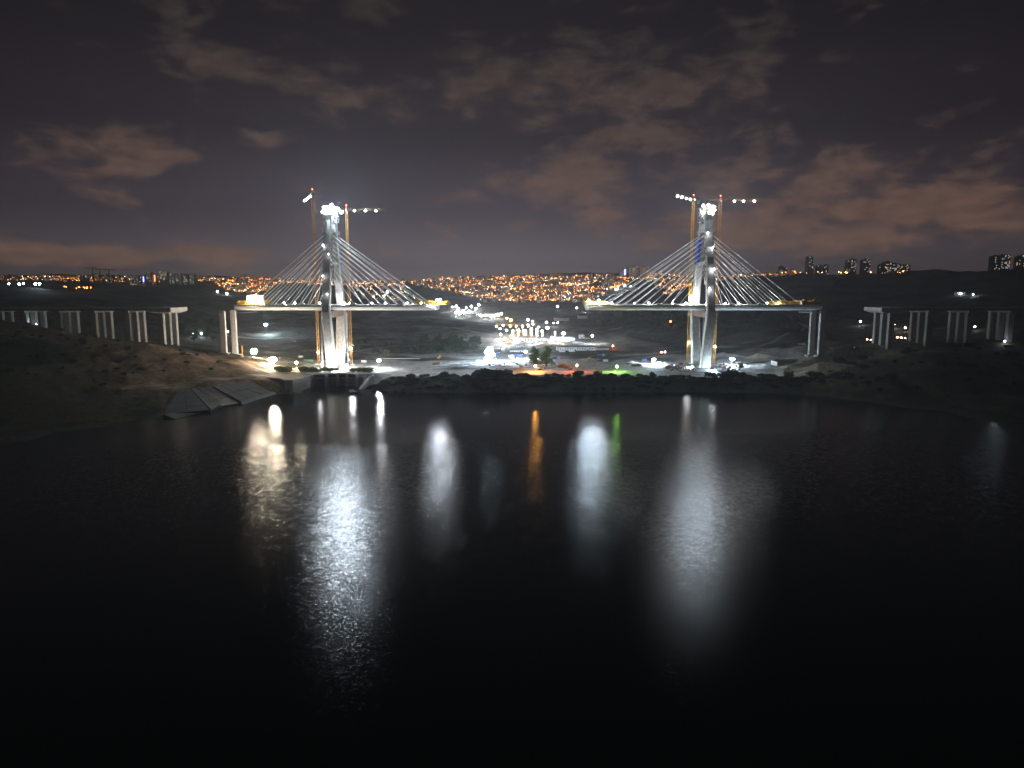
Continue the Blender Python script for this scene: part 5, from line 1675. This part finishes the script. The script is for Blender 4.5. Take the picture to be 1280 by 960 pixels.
for px, py, col, I, r_, lab in ((633.5, 398, 'orange', 2500, 2.2, 'smaller far orange lamp behind the plant'), (638.5, 400.5, 'orange', 9000, 3.2, 'large far orange lamp behind the plant'), (660, 400, 'white', 5000, 2.4, 'far white lamp right of the orange lamps'),
                                (666, 402, 'white', 3000, 1.8, 'far white lamp left of the bright shed'), (683, 403, 'white', 4000, 2.2, 'far white lamp right of the bright shed'), (692, 404, 'white', 900, 1.2, 'small far lamp in the field'), (697, 403.5, 'white', 900, 1.2, 'smallest far lamp in the field'),
                                (759, 366, 'white', 9000, 3.0, 'white lamp at the white hall left of the right cables'), (770, 362, 'white', 9000, 3.2, 'white lamp above the white hall by the right cables'), (781, 357, 'white', 6000, 2.4, 'white lamp at the long hall behind the cables'),
                                (788, 358, 'white', 6000, 2.4, 'second white lamp at the long hall behind the cables'), (697, 383, 'white', 3000, 2.2, 'far white lamp under the town left of the right deck'), (721, 385, 'white', 2000, 2.0, 'far white lamp near the right gantry'),
                                (484, 365, 'cool', 7000, 3.0, 'cool far lamp behind the left cables'), (480, 370, 'white', 2500, 2.2, 'white far lamp behind the left cables'), (1117, 406, 'white', 500, .8, 'small lamp right of the right viaduct end'), (1131, 410, 'warm', 600, .9, 'small lamp between the right viaduct piers'),
                                (1075, 402, 'white', 500, .9, 'small lamp left of the right viaduct end'), (1218, 408.5, 'cool', 220, .7, 'lamp on a pole beside the lit right viaduct piers'), (1200, 367, 'cool', 900, 1.4, 'lamp at the lone hut on the dark right hill'),
                                (1216, 368, 'cool', 700, 1.0, 'faint lamp right of the lone hut on the dark right hill'), (838, 402, 'red', 500, 1.2, 'red lamp in the grove under the right deck'), (252, 417, 'cool', 1500, 1.0, 'lamp behind the trees left of the lone piers'), (242, 418, 'cool', 1000, 1.0, 'lamp farther left behind the trees'),
                                (285, 415, 'white', 700, .8, 'lamp between the two left lone piers'), (284, 367, 'white', 6000, 2.6, 'white lamp at the foot of the left town hill'), (272, 364.5, 'white', 4000, 2.4, 'second white lamp at the foot of the left town hill')):
    lamp_at(px, py, py + (5 if py > 376 else 2.5), col, I, lab, 1, r_, 1, 860)
for px, I, r_, lab in ((25, 2500, 2.0, 'greenish floodlight on the far left ridge, left one'), (30, 1500, 1.6, 'greenish floodlight on the far left ridge, beside the left one'), (45, 4000, 2.4, 'brightest floodlight on the far left ridge'), (50, 3500, 2.2, 'floodlight right of the brightest on the far left ridge'), (12, 1800, 1.3, 'faint floodlight at the left end of the far ridge')):
    b = G(px, 1640)
    lamp_mast(b, max(5, P(px, 355, 1640).z - b.z), 'cool', I, lab, 1, r_)
# lamps that light the viaduct piers
work_light(Vector((571 - 9, YC - 22, H(571 - 9, YC - 22))), 'cool', 260, 'work light at the lit pier of the right viaduct', .35, None, 3)
work_light(Vector((-557 + 9, YC - 12, H(-557 + 9, YC - 12))), 'cool', 420, 'work light between the piers of the left viaduct', .4, None, 3)
t = shed(on(1200, 368.5, 900), 16, 10, 4, 0, 'lone lit hut on the dark right hill', WHITE, GREYP, 4, 1)
# yellow post by the upper floodlight
t = thing('height_gauge_post', 'yellow post left of the upper warm floodlight rack', 'post', on(303, 446, 700))
MB().box((0, 0, 6), (1.2, 1.2, 13)).build('shaft', STEEL_Y, t)
MB().box((0, 0, .4), (2.6, 2.6, 1.2)).build('base', CONC, t)
# access hoists beside the pylon legs
for tx, sx, lab in ((LT, -1, 'white hoist mast on the left of the left pylon legs'), (LT, 1, 'white hoist mast on the right of the left pylon legs'), (RT, 1, 'white hoist mast on the right of the right pylon legs')):
    y = YC + (-26 if sx < 0 else 24)
    g = H(tx + sx * 8.5, y)
    t = thing('access_hoist', lab, 'hoist', (tx + sx * 8.5, y, g))
    MB().lattice((0, 0, 0), (0, 0, 64), 1.2, 1.2, 2.0, .12, .07).build('mast', WHITE, t)
    MB().box((sx * 1.4, 0, 7), (1.5, 1.8, 2.6)).build('cage', STEEL_G, t)
    m = MB()
    for zz in (18, 36, 54):
        m.box((-sx * 2.0, 0, zz), (5, .2, .2))
    m.build('tie', STEEL_D, t)
# ------------------------------------------------------------------ the town on the hills
HW = [mat('house_wall_%d' % i, c, .9, var=.2) for i, c in enumerate(((.42, .34, .26), (.36, .30, .25), (.45, .40, .34), (.34, .24, .18)))]
ROOF = mat('tile_roof', (.22, .08, .045), .9)
FLATR = mat('flat_roof', (.16, .15, .14), .9)
WIN = {'warm': emit('window_warm', (1.0, .50, .16), 1.5), 'white': emit('window_white', (1.0, .84, .62), 1.3), 'cool': emit('window_cool', (.75, .88, 1.0), 1.0)}
STREET = {'orange': emit('street_orange', (1.0, .27, .04), 18.0), 'amber': emit('street_amber', (1.0, .40, .10), 20.0), 'white': emit('street_white', (1.0, .80, .56), 18.0), 'cool': emit('street_cool', (.86, .93, 1.0), 16.0)}

def house_mesh(i):
    r = random.Random(500 + i)
    L, W, st = r.uniform(9, 15), r.uniform(9, 12), r.randint(2, 5)
    h = st * 3.0
    m_ = MB().box((0, 0, h / 2 - 1.5), (L, W, h + 3), 0, 0)
    if i % 3:
        m_.add([(-L / 2 - .5, -W / 2 - .5, h), (L / 2 + .5, -W / 2 - .5, h), (L / 2 + .5, W / 2 + .5, h), (-L / 2 - .5, W / 2 + .5, h), (-L / 2 + 2, 0, h + 2.4), (L / 2 - 2, 0, h + 2.4)],
               [(0, 1, 5, 4), (1, 2, 5), (2, 3, 4, 5), (3, 0, 4), (3, 2, 1, 0)], 1)
    else:
        m_.box((0, 0, h + .3), (L + .5, W + .5, .6), 0, 1).box((L * .2, 0, h + 1.5), (3, 3, 2.4), 0, 0)
    for s_ in range(st):
        for q in range(4):
            x = -L / 2 + L * (q + .5) / 4
            lit = r.random() < .2
            m_.box((x, -W / 2 - .05, s_ * 3 + 1.7), (1.5, .3, 1.5), 0, 2 if lit else 3)
        for q in range(2):
            m_.box((L / 2 * (1 if i % 2 else -1), -W / 4 + q * W / 2, s_ * 3 + 1.7), (.3, 1.4, 1.5), 0, 2 if r.random() < .2 else 3)
    wm = ['warm', 'white', 'warm', 'cool', 'warm', 'white'][i % 6]
    return m_, [HW[i % 4], ROOF if i % 3 else FLATR, WIN[wm], GLASS]

HOUSES = []
for i in range(6):
    mb_, ms = house_mesh(i)
    HOUSES.append((mb_, ms, mb_.mesh('town_house', ms)))

def lamp_mesh(col, r_, h):
    return MB().tube((0, 0, -1), (0, 0, h), .25, .15, 4, 1).box((0, -.8, h), (.3, 1.8, .25), 0, 1).ball((0, -1.5, h - .2), r_, 6, 3, 0)

LAMPM = []
for col, w in (('orange', 8), ('amber', 5), ('white', 2.4), ('cool', .8)):
    for r_, h in ((.6, 8), (.95, 9), (1.5, 9)):
        mb_ = lamp_mesh(col, r_, h)
        ms = [STREET[col], STEEL_D]
        LAMPM.append((mb_, ms, mb_.mesh('street_lamp', ms), col, r_, w))

def pick_lamp(cols=None):
    c = [q for q in LAMPM if cols is None or q[3] in cols]
    wts = [q[5] * {.6: 5, .95: 3, 1.5: 1}[q[4]] for q in c]
    return random.choices(c, wts)[0]

def inside(poly, x, y):
    k, c = len(poly) - 1, False
    for i in range(len(poly)):
        (x0_, y0_), (x1_, y1_) = poly[i], poly[k]
        if (y0_ > y) != (y1_ > y) and x < (x1_ - x0_) * (y - y0_) / (y1_ - y0_) + x0_:
            c = not c
        k = i
    return c

# (outline seen from the drone, number of street lamps, number of houses, colours)
TOWN = [([(505, 351), (560, 346), (640, 344), (760, 343), (830, 341), (870, 342), (858, 352), (830, 352), (790, 350), (762, 366), (735, 378), (700, 376), (640, 376), (590, 371), (545, 361), (520, 356)], 900, 420, None),
        ([(590, 366), (735, 368), (735, 378), (590, 376)], 90, 40, None),
        ([(264, 347), (300, 346), (345, 347), (350, 352), (335, 362), (310, 366), (285, 363), (270, 355)], 190, 110, None),
        ([(345, 347), (420, 349), (510, 352), (505, 357), (480, 359), (430, 357), (350, 353)], 190, 90, None),
        ([(440, 357), (515, 357), (520, 376), (500, 376), (450, 372)], 36, 14, ('white', 'amber')),
        ([(0, 344), (100, 344), (165, 345), (265, 346), (265, 351), (200, 354), (165, 352), (0, 350)], 170, 110, None),
        ([(828, 366), (845, 358), (868, 352), (870, 355), (848, 362), (832, 369)], 70, 10, ('orange', 'amber')),
        ([(820, 352), (868, 346), (868, 352), (840, 358), (822, 366)], 34, 20, None),
        ([(868, 341), (990, 338), (990, 343), (900, 348), (868, 350)], 60, 40, None),
        ([(985, 341), (1050, 341.5), (1130, 341.5), (1130, 343), (985, 343)], 16, 0, None),
        ([(80, 360), (115, 361), (115, 363), (80, 362)], 14, 0, ('orange',))]
lamps_, houses_ = [], []
for poly, nl, nh, cols in TOWN:
    xs_, ys_ = [q[0] for q in poly], [q[1] for q in poly]
    for n_, dst, jit in ((nl, lamps_, 0), (nh, houses_, 1)):
        c, tries = 0, 0
        while c < n_ and tries < n_ * 12:
            tries += 1
            x, y = R(min(xs_), max(xs_)), R(min(ys_), max(ys_))
            if not inside(poly, x, y):
                continue
            p = hit(x, y + (1.5 if jit else 2.2), 1500)
            c += 1
            if p is None:
                p = G(x, 3700 if x < 870 else 2700)
            dst.append((p, cols))
# lamps strung along the streets that climb and cross the hill
def street_run(poly, n_):
    xs_, ys_ = [q[0] for q in poly], [q[1] for q in poly]
    for _ in range(n_):
        x, y = R(min(xs_), max(xs_)), R(min(ys_), max(ys_))
        if not inside(poly, x, y):
            continue
        dx_, dy_ = R(1.6, 3.2), R(-.55, .55)
        col_ = random.choice((('orange',), ('orange',), ('amber',), ('amber',), ('white',)))
        for q in range(random.randint(5, 15)):
            if inside(poly, x, y):
                p = hit(x, y + 2.2, 1500)
                if p:
                    lamps_.append((p, col_))
            x += dx_ + R(-.3, .3)
            y += dy_ + R(-.15, .15)
street_run(TOWN[0][0], 80)
street_run(TOWN[2][0], 22)
street_run(TOWN[3][0], 22)
street_run(TOWN[5][0], 12)
lamps_.sort(key=lambda q: q[0].y)
houses_.sort(key=lambda q: q[0].y)

def zone_name(px):
    return 'on the hillside left of the left pylon' if px < 350 else 'on the hillside behind the left cables' if px < 505 else 'on the hillside between the two pylons' if px < 760 else 'on the hillside behind and right of the right cables'

def spread_pick(seq, n):
    return set(int(i) for i in np.linspace(0, len(seq) - 1, n)) if len(seq) > n else set(range(len(seq)))

# the nearest 280 lamps and houses are objects of their own, the rest one mass each
rest = MB(); rest_m = []
idx = {}
def mass(dst, idx, ms, mb_, p, rz, s):
    ca_, sa_ = math.cos(rz), math.sin(rz)
    o_ = len(dst.v)
    dst.v += [(p.x + (x * ca_ - y * sa_) * s, p.y + (x * sa_ + y * ca_) * s, p.z + z * s) for x, y, z in mb_.v]
    dst.f += [tuple(i + o_ for i in f) for f in mb_.f]
    mi = []
    for q in ms:
        if q.name not in idx:
            idx[q.name] = (len(idx), q)
        mi.append(idx[q.name][0])
    dst.m += [mi[k_] for k_ in mb_.m]
hm, hidx = MB(), {}
for k, (p, cols) in enumerate(houses_):
    mb_, ms, me_ = random.choice(HOUSES)
    rz = R(-.5, .5)
    s_ = R(.9, 1.3)
    p = p - Vector((0, 0, .5))
    if k < 280:
        o_ = put('town_house', me_, None, p, rz)
        o_.scale = (s_, s_, s_)
        px = 640 + F * p.x / p.y
        tag(o_, 'small house with lit windows ' + zone_name(px), 'house', 'town houses ' + zone_name(px))
    else:
        mass(hm, hidx, ms, mb_, p, rz, s_)
ob = hm.build('town_houses', [q[1] for q in hidx.values()])
ob['kind'] = 'stuff'
ob['label'] = 'dense far houses of the town covering the hillside'
lm_, lidx = MB(), {}
for k, (p, cols) in enumerate(lamps_):
    mb_, ms, me_, col, r_, w = pick_lamp(cols)
    rz = R(-.6, .6)
    if k < 280:
        o_ = put('street_lamp', me_, None, p, rz)
        px = 640 + F * p.x / p.y
        cn = {'orange': 'orange', 'amber': 'amber', 'white': 'warm white', 'cool': 'cool white'}[col]
        tag(o_, cn + ' street lamp ' + zone_name(px), 'street lamp', cn + ' street lamps ' + zone_name(px))
    else:
        mass(lm_, lidx, ms, mb_, p, rz, 1.0)
ob = lm_.build('town_street_lamps', [q[1] for q in lidx.values()])
ob['kind'] = 'stuff'
ob['label'] = 'countless far street lamps of the town on the hillside'

# tall blocks on the skylines
WB = {'warm': emit('pane_warm', (1.0, .55, .20), 1.1), 'white': emit('pane_white', (1.0, .86, .66), 1.0), 'cool': emit('pane_cool', (.75, .88, 1.0), .9)}
WQ = {k_: MB().box((0, 0, 0), (2.6, .3, 1.8)).mesh('window', WB[k_]) for k_ in WB}
DW = MB().box((0, 0, 0), (2.6, .3, 1.8)).mesh('window', GLASS)
def block(px0, px1, py_top, Y, label, wall, lit=.3, strip=None, base_py=None, cols=('warm', 'white', 'cool'), group=None):
    a, b = P(px0, 345, Y), P(px1, 345, Y)
    x, w = (a.x + b.x) / 2, b.x - a.x
    g = H(x, Y) - 2
    h = P(640, py_top, Y).z - g
    t_ = thing('apartment_tower', label, 'building', (x, Y, g), 0, group)
    dep = min(w, 22)
    wl_ = MB().box((0, 0, h / 2), (w, dep, h)).build('wall', wall, t_)
    n = max(3, int(h / 3.4))
    m_ = MB()
    for k_ in range(1, n):
        m_.box((0, -dep / 2 - .25, k_ * h / n), (w + .5, .7, .35))
    m_.build('floor_band', CONC_D, t_)
    MB().box((0, 0, h + 1.2), (w * .5, dep * .5, 3.4)).box((w * .1, 0, h + 3.8), (.5, .5, 6)).build('roof_house', wall, t_)
    nc = max(2, int(w / 4.2))
    low = max(0, n - int(42 / 3.4)) if base_py is None else 0
    for k_ in range(low, n):
        for q in range(nc):
            if random.random() < lit * .7:
                put('window', WQ[random.choice(cols)], t_, (-w / 2 + w * (q + .5) / nc, -dep / 2 - .12, (k_ + .55) * h / n))
    if strip:
        col, s_ = strip
        for k_ in range(5):
            lens(t_, (w * .2, -dep / 2 - 1.2, h * (.45 + .11 * k_)), 1.5, col, s_, 'facade_light')
    return t_

DARKW = mat('tower_wall', (.20, .17, .15), .9)
PALEW = mat('pale_tower_wall', (.38, .34, .30), .9)
TANW = mat('tan_tower_wall', (.45, .33, .22), .9)
for x0_, x1_, yt, wm, lit, st, lab in (
        (163, 168, 344.5, PALEW, .3, None, 'pale short tower leftmost in the left skyline row'), (168.5, 173, 344.5, PALEW, .35, None, 'pale short tower second in the left skyline row'), (177, 182, 345, PALEW, .2, ('blue', 260), 'tower with a blue lit edge in the left skyline row'),
        (184, 190, 340, DARKW, .3, None, 'tall dark tower left of the red lit one'), (191, 196, 343, PALEW, .3, ('red', 200), 'tower with a red lit edge in the left skyline row'), (201, 210, 339.5, PALEW, .55, None, 'widest bright tower of the left skyline row'),
        (213, 219, 342, DARKW, .3, None, 'dark tower right of the widest one'), (221, 227, 341.5, PALEW, .35, None, 'pale tower third from the right of the left skyline row'), (230, 236, 343, DARKW, .35, None, 'dark tower second from the right of the left skyline row'), (238, 244, 342, PALEW, .35, None, 'pale tower at the right end of the left skyline row')):
    block(x0_, x1_, yt, 3100, lab, wm, lit, st)
for x0_, x1_, yt, Y, wm, lit, lab in (
        (973, 978, 333, 2500, DARKW, .35, 'small tower at the left end of the right skyline'), (979, 983, 335, 2500, DARKW, .35, 'short tower beside the small one on the right skyline'), (1007, 1014, 321, 2300, DARKW, .22, 'tallest slender tower on the right skyline'),
        (1014.5, 1016.5, 329, 2300, DARKW, .3, 'narrow annex right of the tallest slender tower'), (1020, 1027, 332, 2300, DARKW, .25, 'low block right of the tallest tower'), (1028, 1034, 331.5, 2300, DARKW, .3, 'second low block right of the tallest tower'), (1056, 1061, 326, 2300, DARKW, .3, 'left tower of the middle group on the right skyline'),
        (1061.5, 1068, 324, 2300, DARKW, .42, 'taller tower of the middle group on the right skyline'), (1076, 1085, 324.5, 2300, DARKW, .2, 'dark single tower right of the middle group'), (1097, 1102, 331, 2300, DARKW, .3, 'leftmost block of the long row on the right skyline'), (1103, 1111, 327.5, 2300, DARKW, .35, 'highest block of the long row on the right skyline'),
        (1112, 1120, 329.5, 2300, DARKW, .4, 'third block of the long row on the right skyline'), (1121, 1126, 331, 2300, DARKW, .35, 'fourth block of the long row on the right skyline'), (1127, 1135, 331, 2300, DARKW, .3, 'rightmost block of the long row on the right skyline'), (1237, 1246, 320, 2200, DARKW, .3, 'left half of the broad tower pair at the right edge'),
        (1247, 1258, 319, 2200, DARKW, .38, 'right half of the broad tower pair at the right edge'), (1267, 1272, 321, 2200, DARKW, .3, 'slim tower left of the last one at the right edge'), (1272.5, 1282, 319, 2200, DARKW, .4, 'last tower cut by the right picture edge'),
        (786, 798, 333, 3300, TANW, .5, 'tan lit block in the middle skyline, left one'), (799, 810, 333, 3300, TANW, .4, 'tan lit block in the middle skyline, right one'), (844, 849, 336, 3300, TANW, .4, 'tan block behind the right cables near the pylon')):
    block(x0_, x1_, yt, Y, lab, wm, lit, None)
block(775, 783, 336, 3300, 'tower with a blue glowing crown left of the tan blocks', PALEW, .5, ('blue', 500))
# site cranes far off on the left skyline
for px, yt, jl, lab in ((117, 335, -1, 'far tower crane on the left skyline, left one'), (126, 336.5, 1, 'far tower crane on the left skyline, middle one'), (137, 337, 1, 'far tower crane on the left skyline, right one')):
    g = G(px, 3200)
    h = P(px, yt, 3200).z - g.z
    t = thing('tower_crane', lab, 'crane', g, 0)
    MB().lattice((0, 0, 0), (0, 0, h), 2.4, 2.4, 4, .5, .3).build('mast', STEEL_D, t)
    MB().lattice((0, 0, h), (jl * 34, 0, h), 1.8, 1.8, 4, .5, .3, (0, 0, 1)).build('jib', STEEL_D, t)
    MB().lattice((0, 0, h), (-jl * 14, 0, h), 1.8, 1.6, 4, .5, .3, (0, 0, 1)).build('counter_jib', STEEL_D, t)
    MB().box((-jl * 12.5, 0, h - 2.5), (3.4, 2.2, 4)).build('counterweight', STEEL_D, t)
# ------------------------------------------------------------------ night haze, lit by the lamps
def haze(density):
    m = bpy.data.materials.new('night_haze')
    m.use_nodes = True
    n, l = m.node_tree.nodes, m.node_tree.links
    n.clear()
    v = n.new('ShaderNodeVolumePrincipled')
    v.inputs['Color'].default_value = (.86, .92, 1.0, 1)
    v.inputs['Density'].default_value = density
    v.inputs['Anisotropy'].default_value = 0.3
    o = n.new('ShaderNodeOutputMaterial')
    l.new(v.outputs[0], o.inputs['Volume'])
    h = MB().box((0, 2100, 148), (16800, 10400, 306)).build('haze', m)
    h['kind'] = 'stuff'
    return h

haze(8e-5)
